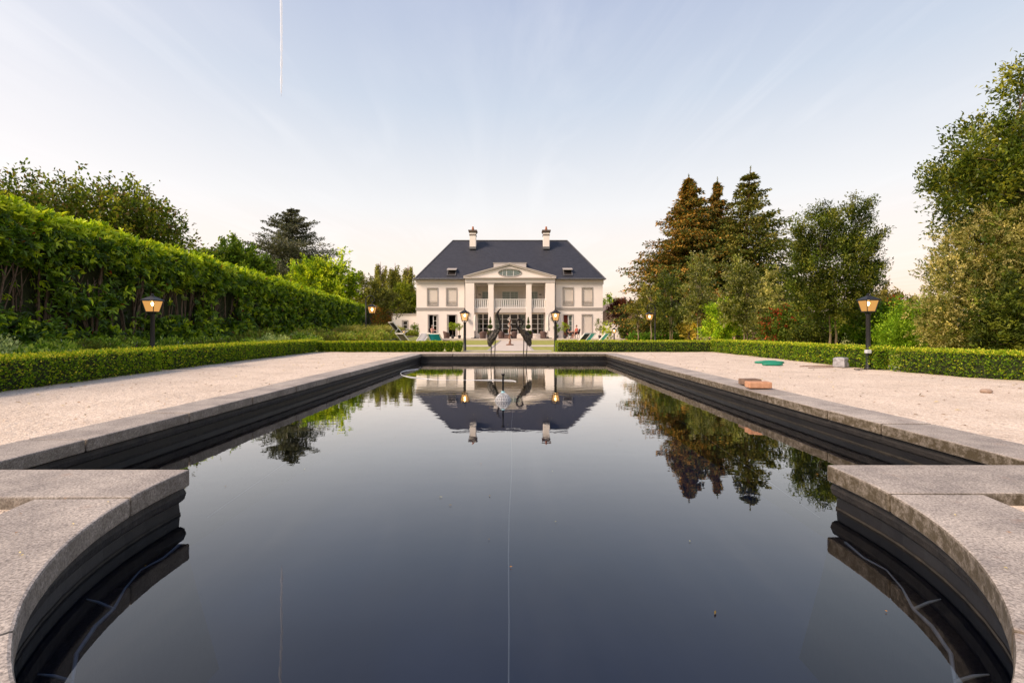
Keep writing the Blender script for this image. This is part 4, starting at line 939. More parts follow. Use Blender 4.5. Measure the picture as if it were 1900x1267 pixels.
pl = G(283, 684, -.012); pr = G(1611, 685, -.012)
post_lamp('black post lantern with lit amber glass between the two left box hedges', (pl.x, pl.y, -.012), .9)
post_lamp('black post lantern with lit amber glass between the two right box hedges', (pr.x, pr.y, -.012), .9)
for px, lab in ((862.4, 'black post lantern at the right end of the row of single box shrubs'), (1030.6, 'black post lantern at the left end of the long far box hedge')):
    Y = 10.8; top = CH+(HY-577)/F*Y; z = gz(0, Y)-.02; post_lamp(lab, ((px-CX)/F*Y, Y, z), 1.12, top-z+.03)
for q_, lab in ((pl, 'left'), (pr, 'right')):
    sx_ = 1 if lab == 'left' else -1
    q = MB(); q.cbox((q_.x+.0+sx_*.05, q_.y-.06, .215), (.062, .045, .045)); o = q.build('socket_box', M['plastic'], bevel=.006); tag(o, 'small white outdoor socket box on the %s near lantern post' % lab, 'socket')
def hook_lamp(label, x, y, z, hgt, dirx, rad):
    t = thing('hook_lantern', label, 'lamp', (x, y, z), 0, 'tall lanterns hanging from curled posts'); H_ = hgt-rad
    q = MB(); q.lathe([(.09, 0), (.09, .04), (.045, .08), (.035, .5), (.028, H_)], (x, y, z), 10); po_ = q.build('post', M['metal'], t, smooth=True)
    pts = []
    for i in range(15): a = math.pi-math.pi*1.05*i/14; pts.append(Vector((x+dirx*(rad+rad*math.cos(a)), y, z+H_+rad*math.sin(a))))
    cx_ = x+dirx*rad*1.35; 
    for i in range(1, 17): a = -.05*math.pi-2*math.pi*.8*i/16; r_ = rad*.62*(1-i/22); pts.append(Vector((x+dirx*(rad*1.38+r_*math.cos(a)), y, z+H_+r_*math.sin(a))))
    q = MB(); q.tube(pts, [.022-.012*i/len(pts) for i in range(len(pts))], 6); q.build('scroll_arm', M['metal'], po_, smooth=True)
    lx = x+dirx*rad*1.4; zt = z+H_-rad*.55
    q = MB(); g_ = MB(); lantern_shape(q, g_, (lx, y, zt-.52), 1.9); q.tube([(lx, y, zt-.08), (lx, y, zt+.06)], .008, 5); ln = q.build('lantern', M['metal'], t); g_.build('glass', M['lampglass'], ln); bulb((lx, y, zt-.42), 2.4).build('bulb', M['bulb'], ln)
x = (679-CX)/F*22; hook_lamp('tall dark lantern hanging from a curled post in front of the russet beech hedge', x, 22, gz(x, 22), 2.02, 1, .21)
x = (1215.5-CX)/F*24; hook_lamp('tall dark lantern hanging from a curled post among the standard trees on the right', x, 24, gz(x, 24), 2.05, -1, .21)
def stake_lamp(label, px, Y, ptop):
    x = (px-CX)/F*Y; z = gz(x, Y); top = CH+(HY-ptop)/F*Y; post_lamp(label, (x, Y, z), 1.45, top-z, 'short garden lantern posts near the house')
stake_lamp('short lit lantern post behind the left deck chairs in front of the annex', 749.5, 30, 610)
stake_lamp('short lit lantern post on the gravel right of the house near the white wall', 1139.5, 30, 608.5)
# ------------------------------------------------------------------ crane statues
def crane(label, px, spine, neck, legs, tail):
    Y = .635*F/(673.5-HY)
    def w_(p, dy=0.): return Vector(((860+p[0]/5.76-CX)/F*Y, Y+dy, CH+(HY-560-p[1]/5.76)/F*Y))
    t = thing('crane_statue', label, 'statue', (w_(legs[0][1]).x, Y, WZ-.3), 0, 'bronze crane statues in the pool')
    q = MB(); q.tube([w_(p) for p, r in spine], [r*.88/5.76/F*Y for p, r in spine], 14, .8); bo = q.build('body', M['bronze'], t, smooth=True)
    q = MB(); q.tube([w_(p) for p, r in neck], [r/5.76/F*Y for p, r in neck], 10); q.build('neck_and_head', M['bronze'], t, smooth=True)
    # feather plates
    n = 520; k = rng.random(n)*(len(spine)-1); P_, D_ = [], []
    sp = [w_(p) for p, r in spine]; rr = [r/5.76/F*Y for p, r in spine]
    for kk in k:
        i = min(int(kk), len(spine)-2); f_ = kk-i; c = sp[i].lerp(sp[i+1], f_); r_ = rr[i]*(1-f_)+rr[i+1]*f_; ax = (sp[i]-sp[i+1]).normalized()
        a = random.random()*6.283; sd = ax.cross(Vector((0, 1, 0))).normalized(); o_ = sd*math.cos(a)+Vector((0, 1, 0))*math.sin(a)*.8; P_.append(c+o_*r_*.96); D_.append(ax*1.0+o_*.22+Vector((0, 0, -.25)))
    tb_ = w_(tail)
    for i in range(70): P_.append(tb_+Vector((random.uniform(-.02, .02), random.uniform(-.025, .025), random.uniform(-.0, .05)))); D_.append(Vector((random.uniform(-.35, .35), random.uniform(-.3, .3), -1)))
    leaves('feathers', np.array(P_), np.array(D_), np.array([[0, -1, .3]]*len(P_))+rng.normal(size=(len(P_), 3))*.3, .055, .018, pal(len(P_), [(.009, .008, .009), (.02, .016, .015), (.04, .03, .024)]), M['feather'], bo)
    for j, (a, c) in enumerate(legs):
        dy = (-.03, .03)[j]; A, B = w_(a, dy), w_(c, dy); K_ = A.lerp(B, .42)+Vector((.004, .0, 0)); e = B+Vector((0, 0, -.3))
        q = MB(); q.tube([A+Vector((0, 0, .03)), A.lerp(K_, .5), K_, K_.lerp(B, .5), B, e], [.011, .0085, .0095, .0065, .0065, .007], 8)
        for ta in (-35, 0, 35): q.tube([B+Vector((0, 0, .004)), B+Vector((math.sin(R(ta))*.05, -math.cos(R(ta))*.05, -.002))], [.005, .003], 5)
        q.build('leg', M['bronze'], t, smooth=True)
M['feather'] = leafmat('bronze_feather', .4, 0, .6)
crane('dark bronze crane statue, left of the pair, stretching its beak up to the sky', 0,
      [((282, 452), 5), ((285, 430), 20), ((296, 395), 34), ((318, 355), 40), ((345, 322), 34), ((372, 300), 21), ((388, 288), 12)],
      [((380, 296), 17), ((391, 275), 13), ((391, 240), 10.5), ((384, 205), 10), ((374, 170), 10), ((366, 145), 12), ((362, 125), 14), ((368, 108), 12), ((382, 90), 7.5), ((396, 76), 4), ((405, 66), 1)],
      [((298, 440), (291, 664)), ((338, 400), (328, 664))], (283, 425))
crane('dark bronze crane statue, right of the pair, with its neck curled and head bowed', 0,
      [((706, 448), 6), ((700, 425), 20), ((684, 385), 33), ((660, 345), 38), ((632, 320), 32), ((606, 303), 20), ((586, 300), 11)],
      [((600, 304), 16), ((586, 290), 13.5), ((576, 265), 11), ((569, 240), 10.5), ((569, 212), 10.5), ((580, 193), 10.5), ((598, 186), 11), ((616, 190), 13), ((629, 202), 15), ((634, 222), 13), ((627, 245), 7), ((616, 272), 3.5), ((606, 290), 1)],
      [((645, 400), (635, 662)), ((682, 432), (665, 662))], (698, 420))
# totem sculpture on the path
Y = 19.; bx = (933+.8-CX+ -0)/F*Y; z0 = gz(0, Y)+.012; bx = (740+932/4.524-CX)/F*30.2; Y = 30.2; z0 = -.49
t = thing('totem_sculpture', 'slender rusty twisted sculpture standing on the paved path', 'sculpture', (bx, Y, z0))
q = MB(); q.lathe([(.26, 0), (.26, .05), (.09, .08), (.06, .25)], (bx, Y, z0), 14); q.build('base', M['rust'], t)
q = MB(); n = 34; Ht = CH+(HY-590)/F*Y-z0; pts = [(bx+.035*math.sin(i*.7)+.012*math.sin(i*2.3), Y+.03*math.cos(i*.7), z0+.2+(Ht-.2)*i/n) for i in range(n+1)]
q.tube(pts, [(.05+.02*math.sin(i*1.3)+.03*math.sin(math.pi*i/n)) if i < n else .01 for i in range(n+1)], 9); q.build('twisted_column', M['rust'], t, smooth=True)
q = MB()
for i in range(10, 33, 2): p = Vector(pts[i]); a = i*2.4; q.tube([p, p+Vector((.16*math.cos(a), .1*math.sin(a), .06)), p+Vector((.13*math.cos(a), .1*math.sin(a), .22))], [.03, .03, .012], 6)
q.build('tendrils', M['canvas'], t, smooth=True)
# ------------------------------------------------------------------ floating fountain, hose
fx_, fy_ = (933.4-CX)/F*4.12, 4.12
t = thing('floating_fountain', 'floating fountain head with white ribbed dome and black nozzle in the pool', 'fountain', (fx_, fy_, WZ))
q = MB()
for i in range(20):
    a = 2*math.pi*i/20; pts = [(fx_+r_*math.cos(a), fy_+r_*math.sin(a), WZ+z) for r_, z in ((.073, .004), (.066, .022), (.05, .045), (.03, .062), (.014, .072))]; q.tube(pts, .0022, 5)
for r_, z in ((.073, .004), (.062, .028), (.045, .050)): q.tube([(fx_+r_*math.cos(R(k*15)), fy_+r_*math.sin(R(k*15)), WZ+z) for k in range(25)], .0026, 5)
q.build('cage', M['plastic'], t, smooth=True)
q = MB(); q.lathe([(.07, -.045), (.071, .0), (.058, .022), (.035, .05), (.012, .068)], (fx_, fy_, WZ), 24); q.build('float', M['bag'], t, smooth=True)
q = MB(); q.lathe([(.017, .068), (.017, .082), (.011, .086)], (fx_, fy_, WZ), 14); q.build('collar', M['cyan'], t, smooth=True)
q = MB(); q.lathe([(.008, .08), (.009, .2), (.007, .215), (.017, .238), (.017, .242), (.012, .243)], (fx_, fy_, WZ), 12); q.build('nozzle', M['metal'], t, smooth=True)
hp = [(776, 685), (765, 686.2), (754, 687.8), (746, 690), (743.5, 693), (747, 696.5), (757, 699), (772, 701.2), (792, 703), (820, 704.3), (860, 705), (900, 705.2), (925, 705.5), (950, 706.5), (958, 708)]
hose_pts = [G(a, c, WZ) for a, c in hp]; hose_pts = [Vector((p.x, p.y, WZ+.001+.0045*math.sin(i*1.15))) for i, p in enumerate(hose_pts)]
sm = []
for i in range(len(hose_pts)-1):
    p0, p1, p2, p3 = hose_pts[max(i-1, 0)], hose_pts[i], hose_pts[i+1], hose_pts[min(i+2, len(hose_pts)-1)]
    for k in range(6):
        u = k/6; sm.append(.5*((2*p1)+(p2-p0)*u+(2*p0-5*p1+4*p2-p3)*u*u+(3*p1-p0-3*p2+p3)*u**3))
tag(MB().tube(sm, .005, 8).build('garden_hose', M['plastic'], smooth=True), 'white hose floating in a curve on the water near the far left of the pool', 'hose')
# ------------------------------------------------------------------ things on the gravel and coping
def brick(label, px, py, w_px, m, dz, rz):
    p = G(px, py, 0.002); L_b = w_px/F*p.y; q = MB(); q.cbox((0, 0, .03), (L_b, .10, .052)); o = q.build('brick', m, bevel=.009, seg=3); o.location = (p.x, p.y+.05, .003+dz); o.rotation_euler.z = rz; tag(o, label, 'brick', 'two loose bricks on the coping')
brick('orange brick lying on the right coping, in front of the brown one', 1413, 722, 41, M['brick'], 0, R(-4)); brick('brown weathered brick on the right coping behind the orange one', 1397, 716, 34, M['oldbrick'], 0, R(3))
p = G(1560, 681, -.005); q = MB(); q.lathe([(.0, 0), (.105, .002), (.112, .03), (.105, .09), (.108, .13), (.09, .148), (.05, .152), (0, .150)], (0, 0, 0), 14)
vv = []
for x_, y_, z_ in q.v:
    r_ = max(abs(x_), abs(y_), 1e-6)/max(math.hypot(x_, y_), 1e-6); k = .85/r_*(1+.09*math.sin(z_*60+x_*30)*math.cos(y_*40)); vv.append((x_*k+.02*(z_ < .03)*(x_ > 0), y_*k, z_))
q.v = vv; o = q.build('plastic_sack', M['bag'], smooth=False, bevel=.006); o.location = p; o.scale = (.74, .74, .86); o.rotation_euler.z = .5; tag(o, 'small crumpled pale grey plastic sack on the gravel beside the right box hedge', 'sack')
for k, (px, py, w_, lab) in enumerate(((1431, 674, 54, 'bright green oval plastic cover lying on the right gravel, the rear one of two'), (1437, 678.5, 38, 'smaller green oval plastic cover lying on the right gravel, the front one of two'))):
    p = G(px, py, -.01); r_ = w_/F*p.y/2; q = MB(); q.lathe([(r_, 0), (r_*1.0, .012), (r_*.93, .024), (r_*.6, .030), (0, .032)], (0, 0, 0), 28, 1, .5); q.lathe([(r_*.5, 0), (r_*.48, .006), (r_*.3, .01)], (0, 0, .028), 20, 1, .5); o = q.build('plastic_cover', M['green'], smooth=True); o.location = (p.x, p.y+.05, -.008+k*.004); tag(o, lab, 'cover', 'green covers on the gravel')
for (a, c, lab) in (((1484, 679.5), (1560, 678), 'longer thin rusty rod lying on the right gravel by the sack'), ((1500, 682), (1546, 681), 'shorter thin rusty rod lying in front of the longer one')):
    pa, pb = G(*a, -.002), G(*c, -.002); tag(MB().tube([pa, pa.lerp(pb, .3)+Vector((0, .01, 0)), pa.lerp(pb, .7), pb], .006, 6).build('metal_rod', M['rust']), lab, 'rod')
p0 = G(1611, 686, -.004); tag(MB().tube([(p0.x-.16+.02*math.sin(i), p0.y-.03-.03*math.cos(i*.8)-.0*i, .0+.006*abs(math.sin(i))) if i < 9 else (p0.x-.16+.02*i, p0.y+.03, .004) for i in range(14)], .006, 6).build('cable', M['metal'], smooth=True), 'short black cable curled at the foot of the right near lantern post', 'cable')
for i in range(1):
    p = G(1830, 729, 0.0); q = MB(); q.lathe([(0, 0), (.035, .006), (.042, .02), (.03, .032), (0, .036)], (0, 0, 0), 9, 1.1, .7); o = q.build('stone', M['stone'], smooth=True); o.location = (p.x, p.y, gravz(p.x, p.y)-.004); tag(o, 'single reddish stone lying on the right gravel', 'stone')
# scattered litter on gravel
n = 420; sx2 = rng.choice([-1, 1], n); lx = sx2*(2.2+rng.random(n)*2.2); ly = 1.7+8*rng.random(n)**1.3; lz = np.array([gravz(a, b_)+.003 for a, b_ in zip(lx, ly)])
tag(leaves('leaf_litter', np.stack([lx, ly, lz], 1), np.stack([rng.normal(size=n), rng.normal(size=n), np.abs(rng.normal(size=n))*.15], 1), np.tile([0, 0, 1.], (n, 1))+rng.normal(size=(n, 3))*.2, .018+.022*rng.random(n), .011, pal(n, [(.12, .06, .03), (.2, .11, .06), (.07, .05, .03), (.4, .34, .26)]), M['leaf']), 'dead leaves and specks scattered over the pale gravel', 'leaves', kind='stuff')
n = 110; fl = np.stack([rng.uniform(-1.5, 1.5, n), rng.uniform(.9, 8.6, n), np.full(n, WZ+.0035)], 1)
k = (np.abs(fl[:, 0]) < 1.0) | (fl[:, 1] > 1.8); fl = fl[k]; n = len(fl)
tag(leaves('floating_specks', fl, np.stack([rng.normal(size=n), rng.normal(size=n), np.zeros(n)], 1), np.tile([0, 0, 1.], (n, 1)), .005+.015*rng.random(n)**3, .005, pal(n, [(.35, .16, .05), (.3, .3, .28), (.14, .1, .05)]), M['leaf'], fold=.1), 'tiny leaf specks floating on the pool', 'leaves', kind='stuff')
n = 60; a_ = rng.uniform(-3, -.2, n); r_ = RC+.03+rng.random(n)*.2; q = np.stack([r_*np.cos(a_), YC+r_*np.sin(a_), np.full(n, .004)], 1)
tag(leaves('leaf_litter', q, np.stack([rng.normal(size=n), rng.normal(size=n), np.zeros(n)], 1), np.tile([0, 0, 1.], (n, 1)), .004+.008*rng.random(n), .004, pal(n, [(.3, .14, .06), (.5, .42, .3)]), M['leaf'], fold=.1), 'tiny dry bits lying on the near curved coping', 'leaves', kind='stuff')
# ------------------------------------------------------------------ garden furniture
def deck_chair(label, px, ptop, Y, cloth, rz, wood='whitewood'):
    x = (px-CX)/F*Y; z = gz(x, Y); t = thing('deck_chair', label, 'deck chair', (x, Y, z), rz, 'deck chairs on the lawn and terrace edge')
    q = MB()
    t.scale = (.9, .9, .95)
    for s in (-.27, .27):
        q.bar((-.42, s, .92), (.48, s, .02), .03, .045); q.bar((-.38, s*.88, .02), (.50, s*.88, .46), .03, .045); q.bar((-.62, s*1.05, .02), (-.12, s*1.05, .60), .025, .035)
    for a, c in (((-.42, .92)), ((.50, .46))): q.bar((a, -.28, c), (a, .28, c), .035)
    q.bar((.48, -.28, .03), (.48, .28, .03), .03); q.bar((-.62, -.29, .03), (-.62, .29, .03), .03); q.bar((-.38, -.25, .03), (-.38, .25, .03), .03)
    q.build('frame', M[wood], t, world=False)
    n = 14; q = MB()
    for i in range(n+1):
        u = i/n; xx = -.42+.92*u; zz = .93-.46*u-.26*math.sin(math.pi*u)**1.0*(.6+.4*u)
        q.v += [(xx, -.235, zz), (xx, .235, zz)]
    q.f = [(2*i, 2*i+2, 2*i+3, 2*i+1) for i in range(n)]; o = q.build('sling', M[cloth], t, smooth=True, world=False); md = o.modifiers.new('thick', 'SOLIDIFY'); md.thickness = .008
    return t
deck_chair('olive grey deck chair with white frame, on the left lawn beside the grey one', 757, 621, 17.2, 'olive', R(48))
deck_chair('pale grey deck chair with white frame, second from the teal one', 779, 617, 20, 'greycloth', R(238))
deck_chair('teal deck chair with white frame, turned with its back to the pool', 813, 618, 16.6, 'teal', R(72))
deck_chair('dark charcoal deck chair at the far left beside the ornamental grasses', 738, 612, 23, 'blackcloth', R(42))
deck_chair('charcoal deck chair with white frame right of the path, in front of a turquoise one', 1076, 612, 18.5, 'blackcloth', R(138))
deck_chair('turquoise deck chair half hidden by the charcoal one on the right', 1086, 615, 19.4, 'turq', R(140))
deck_chair('turquoise deck chair alone at the far right, near the corner of the house', 1110, 616, 17.8, 'turq', R(148))
def wicker_chair(first=None):
    t = thing('wicker_armchair', 'brown wicker tub armchair', 'armchair', (0, 0, 0), 0, 'wicker armchairs on the terrace')
    q = MB(); n = 26; prof = []
    for k, (zz, rr) in enumerate(((0.02, .29), (.2, .30), (.4, .33), (.58, .37), (.76, .40))):
        for i in range(n+1):
            a = R(-40)+R(260)*i/n; bk = max(0, math.sin(a)); h_ = zz if zz < .5 else (.42+(zz-.42)*(.45+.55*bk**.8)); q.v.append((rr*math.cos(a), rr*.95*math.sin(a), h_))
    m = n+1; q.f = [(k*m+i, k*m+i+1, (k+1)*m+i+1, (k+1)*m+i) for k in range(4) for i in range(n)]
    o = q.build('shell', M['wicker'], t, smooth=True, world=False); md = o.modifiers.new('thick', 'SOLIDIFY'); md.thickness = .035
    q = MB(); q.cbox((0, -.02, .22), (.50, .50, .36)); q.build('seat_base', M['wicker'], t, world=False, bevel=.03)
    q = MB(); q.cbox((0, -.02, .43), (.46, .46, .06)); q.build('cushion', M['curtain'], t, world=False, bevel=.02)
    for sx_ in (-.2, .2):
        for sy_ in (-.2, .18): q = MB(); q.cbox((sx_, sy_, .02), (.04, .04, .04)); q.build('foot', M['metal'], t, world=False)
    return t
wc = wicker_chair()
for i, (px, Y, rz, lab) in enumerate(((896, 46.2, 200, 'brown wicker tub armchair, leftmost on the portico terrace'), (909.5, 47.0, 190, 'brown wicker tub armchair partly behind the left crane statue'), (930, 46.4, 165, 'brown wicker tub armchair between the left crane and the totem'), (953.5, 46.4, 195, 'brown wicker tub armchair just right of the totem sculpture'),
                           (983, 47.2, 180, 'brown wicker tub armchair behind the right crane statue'), (1008.5, 46.2, 150, 'brown wicker tub armchair, rightmost, beside the wire table'), (828.5, 47.6, 120, 'brown wicker tub armchair alone on the left terrace beside the potted lollipop trees'))):
    o = wc if i == 0 else copy_tree(wc); o.location = ((px-CX)/F*Y, Y, GZ); o.rotation_euler.z = R(rz); o['label'] = lab
x = (941-CX)/F*46; t = thing('wicker_table', 'low brown wicker box table between the armchairs', 'table', (x, 46, GZ)); q = MB(); q.cbox((x, 46, GZ+.21), (.6, .6, .42)); q.build('table_body', M['wicker'], t, bevel=.02); q = MB(); q.cbox((x, 46, GZ+.431), (.64, .64, .02)); q.build('table_top', M['dark'], t)
x = (993.5-CX)/F*46; t = thing('wire_table', 'pale curly wire side table left of the rightmost wicker armchair', 'table', (x, 46, GZ)); q = MB()
for i in range(6):
    a = i*math.pi/3; c_, s_ = math.cos(a), math.sin(a); q.tube([(x+.2*c_, 46+.2*s_, GZ), (x+.28*c_, 46+.28*s_, GZ+.15), (x+.12*c_, 46+.12*s_, GZ+.28), (x+.26*c_, 46+.26*s_, GZ+.46)], .014, 5)
q.build('wire_legs', M['whitewood'], t); q = MB(); q.tube([(x+.27*math.cos(R(k*20)), 46+.27*math.sin(R(k*20)), GZ+.47) for k in range(19)], .015, 5); q.lathe([(.26, .465), (.26, .475)], (x, 46, GZ), 18); q.build('table_top', M['whitewood'], t)
for px, lab in ((881.5, 'closed cream parasol standing in front of the left portico pilaster'), (1016.5, 'closed cream parasol standing in front of the right portico pilaster')):
    Y = 47.3; x = (px-CX)/F*Y; t = thing('closed_parasol', lab, 'parasol', (x, Y, GZ), 0, 'closed parasols on the terrace')
    q = MB(); q.tube([(x, Y, GZ+.05), (x, Y, GZ+2.55)], .028, 8); q.build('pole', M['metal'], t)
    q = MB(); q.box((x-.42, Y-.05, GZ), (x+.42, Y+.05, GZ+.06)); q.box((x-.05, Y-.42, GZ+.001), (x+.05, Y+.42, GZ+.061)); q.lathe([(.12, .06), (.1, .16), (.04, .2)], (x, Y, GZ), 10); q.build('base', M['metal'], t)
    q = MB(); n = 20; pr_ = ((.03, 2.52), (.08, 2.35), (.13, 1.9), (.15, 1.4), (.11, 1.25), (.19, .95), (.16, .78))
    for r_, zz in pr_:
        for k in range(n): a = 2*math.pi*k/n; rr = r_*(1+.28*math.cos(a*5+zz)); q.v.append((x+rr*math.cos(a), Y+rr*math.sin(a), GZ+zz))
    q.f = [(i*n+k, i*n+(k+1) % n, (i+1)*n+(k+1) % n, (i+1)*n+k) for i in range(len(pr_)-1) for k in range(n)]; q.build('canopy', M['canvas'], t, smooth=True)
# topiary pots
def topiary(label, px):
    Y = 46.9; x = (px-CX)/F*Y; t = thing('topiary', label, 'topiary', (x, Y, GZ), 0, 'topiaries in front of the portico columns')
    q = MB(); q.box((x-.3, Y-.3, GZ), (x+.3, Y+.3, GZ+.38)); q.build('planter', M['pot'], t, bevel=.02)
    q = MB(); q.tube([(x, Y, GZ+.3), (x, Y, GZ+2.1)], .025, 6); q.build('stem', M['bark'], t)
    def sh(name, fnr, z0, z1, n, cube=False):
        zz = rng.random(n); a = rng.random(n)*2*np.pi; r_ = np.array([fnr(u) for u in zz]); p = np.stack([x+r_*np.cos(a), Y+r_*np.sin(a), GZ+z0+(z1-z0)*zz], 1); nn = np.stack([np.cos(a), np.sin(a), zz*0+.4], 1)
        oo = leaves(name, p, unit(nn+rng.normal(size=(n, 3))*.5), unit(rng.normal(size=(n, 3))+[0, 0, .7]), .06, .035, pal(n, [(.03, .06, .012), (.06, .1, .02), (.1, .15, .03)]), M['leaf'], t)
        b = MB(); b.lathe([(max(.004, fnr(u)*.92), z0+(z1-z0)*u) for u in [i/10 for i in range(11)]], (x, Y, GZ), 12); b.build('clipped_core', M['core'], oo, smooth=True)
    sh('box_base', lambda u: .30, .4, .82, 700); sh('ball', lambda u: .23*math.sqrt(max(0, 1-(2*u-1)**2)), .98, 1.44, 500); sh('cone', lambda u: .13*(1-u)**.8*min(1, u*8+.4), 1.55, 2.2, 350)
topiary('clipped topiary with box, ball and cone left of the central doors', 909.8); topiary('clipped topiary with box, ball and cone right of the central doors', 980.2)
def potted(name, label, px, Y, zc, r, cols, stem=True, pz=.32, rz_=1., n=1400, L=.07, group='potted plants on the terrace', cat='plant'):
    x = (px-CX)/F*Y; g = max(gz(x, Y), GZ if 44.6 < Y < 50.5 and abs(x) < 11.2 else -9); t = thing(name, label, cat, (x, Y, g), 0, group)
    q = MB(); q.lathe([(.13, 0), (.17, pz*.8), (.19, pz), (.16, pz+.01), (.15, pz-.05)], (x, Y, g), 14); q.build('pot', M['pot'], t, smooth=True)
    q = MB(); q.tube([(x, Y, g+pz-.1), (x+.01, Y, g+zc)], .025, 6); q.build('stem', M['bark'], t)
    foliage('crown', [(x, Y, g+zc, r, r, r*rz_)], n//6, 6, L, L*.5, cols, M['leaf'], t, lump=.1, inner=.5, twig=.12)
YG = [(.09, .15, .02), (.16, .24, .03), (.26, .33, .05)]
potted('lollipop_tree', 'round-headed potted lollipop tree in front of the second left door', 840, 46.6, 1.25, .40, YG, rz_=.75)
potted('lollipop_tree', 'smaller loose-headed potted tree just left of the post lantern and the pilaster', 852.5, 47.5, 1.2, .30, YG, rz_=.9)
potted('lollipop_tree', 'round-headed potted lollipop tree in front of the first right door', 1048, 46.6, 1.15, .42, YG, rz_=.85)
potted('potted_shrub', 'dark potted shrub at the right corner of the house', 1113, 47.6, 1.35, .52, [(.04, .07, .015), (.07, .11, .025), (.13, .15, .04)], rz_=1.3, n=2200)
potted('potted_shrub', 'small dark potted shrub right of the portico behind the post lantern', 1033.5, 47.6, .95, .32, GREEN, rz_=1.2)
def column_shrub(label, px, Y, r, z1, cols, L=.09, g=None):
    x = (px-CX)/F*Y; g = gz(x, Y) if g is None else g; lob = [(x, Y, g+r+i*(z1-2*r)/3, r, r, r*1.2) for i in range(4)]
    return tree('column_shrub', label, 'shrub', (x, Y, g), lob, 420, 7, L, L*.55, cols, .03, nsub=6, lump=.06, inner=.7, twig=.1)
column_shrub('leafy green column-shaped shrub at the left corner of the house', 770.5, 44, .36, CH+(HY-601)/F*44+.5, YG)
column_shrub('leafy yellow-green column-shaped shrub right of the house corner', 1126, 43, .42, CH+(HY-598)/F*43+.5, [(.14, .2, .02), (.26, .33, .03), (.38, .42, .06)])
# ------------------------------------------------------------------ people
def person(label, loc, rz, joints, radii, edges, head, shirt, trousers=None, hair='hair', skinc='skin', group='people sitting near the house'):
    t = thing('person', label, 'person', loc, rz, group)
    me = bpy.data.meshes.new('body'); names = list(joints); me.from_pydata([joints[k] for k in names], [(names.index(a), names.index(c)) for a, c in edges], []); o = link('body', me, M[skinc], t, world=False)
    sk = o.modifiers.new('skin', 'SKIN'); lay = me.skin_vertices[0] if me.skin_vertices else None
    if not me.skin_vertices:
        bm_ = None
    for i, k in enumerate(names): me.skin_vertices[0].data[i].radius = (radii[k], radii[k]*.9); me.skin_vertices[0].data[i].use_root = (k == 'pelvis')
    ss = o.modifiers.new('sub', 'SUBSURF'); ss.levels = 2; ss.render_levels = 2
    h = Vector(head); q = MB(); q.lathe([(.0, -.115), (.05, -.10), (.07, -.05), (.078, 0), (.078, .05), (.055, .10), (0, .118)], h, 14, .92, 1.0)
    q.lathe([(.012, -.02), (.009, .02)], h+Vector((0, -.085, -.01)), 6); 
    for s in (-1, 1): q.lathe([(.008, -.02), (.016, 0), (.008, .022)], h+Vector((s*.073, .01, 0)), 6)
    hd = q.build('head', M[skinc], t, smooth=True, world=False)
    q = MB(); q.lathe([(.084, -.02), (.088, .03), (.07, .095), (.03, .128), (0, .132)], h+Vector((0, .018, 0)), 14); q.build('hair', M[hair], hd, smooth=True, world=False)
    q = MB()
    for s in (-.028, .028): q.lathe([(0, -.007), (.008, 0), (0, .007)], h+Vector((s, -.072, .012)), 6)
    q.lathe([(.018, -.003), (.02, 0), (.018, .003)], h+Vector((0, -.062, -.05)), 8, 1, .5); q.build('eyes_and_mouth', M['hair'], hd, world=False)
    J = {k: Vector(v) for k, v in joints.items()}
    def hand(a, c):
        q = MB(); A, B = J[a], J[c]; d = (B-A).normalized(); sd = d.cross(Vector((0, 0, 1))).normalized()
        for k, (of, ln) in enumerate(((-.03, .06), (-.01, .075), (.01, .07), (.03, .055))): p_ = B+sd*of*.9; q.tube([p_, p_+d*ln*.6, p_+d*ln+Vector((0, 0, -.02))], [.010, .009, .006], 6)
        q.tube([B+sd*-.03, B+sd*-.06+d*.025, B+sd*-.065+d*.05], [.012, .010, .007], 6); q.build('fingers', M[skinc], t, smooth=True, world=False)
    hand('elbow_l', 'hand_l'); hand('elbow_r', 'hand_r')
    if shirt:
        q = MB(); q.tube([J['pelvis']+Vector((0, 0, -.02)), J['pelvis'].lerp(J['chest'], .5), J['chest'], J['neck']+Vector((0, .01, -.03))], [.165, .16, .175, .07], 14, .8)
        for s in 'lr': q.tube([J['shoulder_'+s].lerp(J['neck'], .4), J['shoulder_'+s], J['shoulder_'+s].lerp(J['elbow_'+s], .65)], [.08, .075, .06], 10)
        q.build('shirt', M[shirt], t, smooth=True, world=False)
    if trousers:
        q = MB()
        for s in 'lr': q.tube([J['pelvis'].lerp(J['hip_'+s], .8), J['hip_'+s].lerp(J['knee_'+s], .5), J['knee_'+s].lerp(J['hip_'+s], .12)], [.115, .10, .085], 10)
        q.build('shorts', M[trousers], t, smooth=True, world=False)
    return t
ED = [('pelvis', 'chest'), ('chest', 'neck'), ('neck', 'skull'), ('chest', 'shoulder_l'), ('chest', 'shoulder_r'), ('shoulder_l', 'elbow_l'), ('elbow_l', 'hand_l'), ('shoulder_r', 'elbow_r'), ('elbow_r', 'hand_r'), ('pelvis', 'hip_l'), ('pelvis', 'hip_r'), ('hip_l', 'knee_l'), ('knee_l', 'ankle_l'), ('ankle_l', 'toe_l'), ('hip_r', 'knee_r'), ('knee_r', 'ankle_r'), ('ankle_r', 'toe_r')]
RD = dict(pelvis=.14, chest=.145, neck=.055, skull=.06, shoulder_l=.062, shoulder_r=.062, elbow_l=.042, elbow_r=.042, hand_l=.033, hand_r=.033, hip_l=.09, hip_r=.09, knee_l=.06, knee_r=.06, ankle_l=.042, ankle_r=.042, toe_l=.035, toe_r=.035)
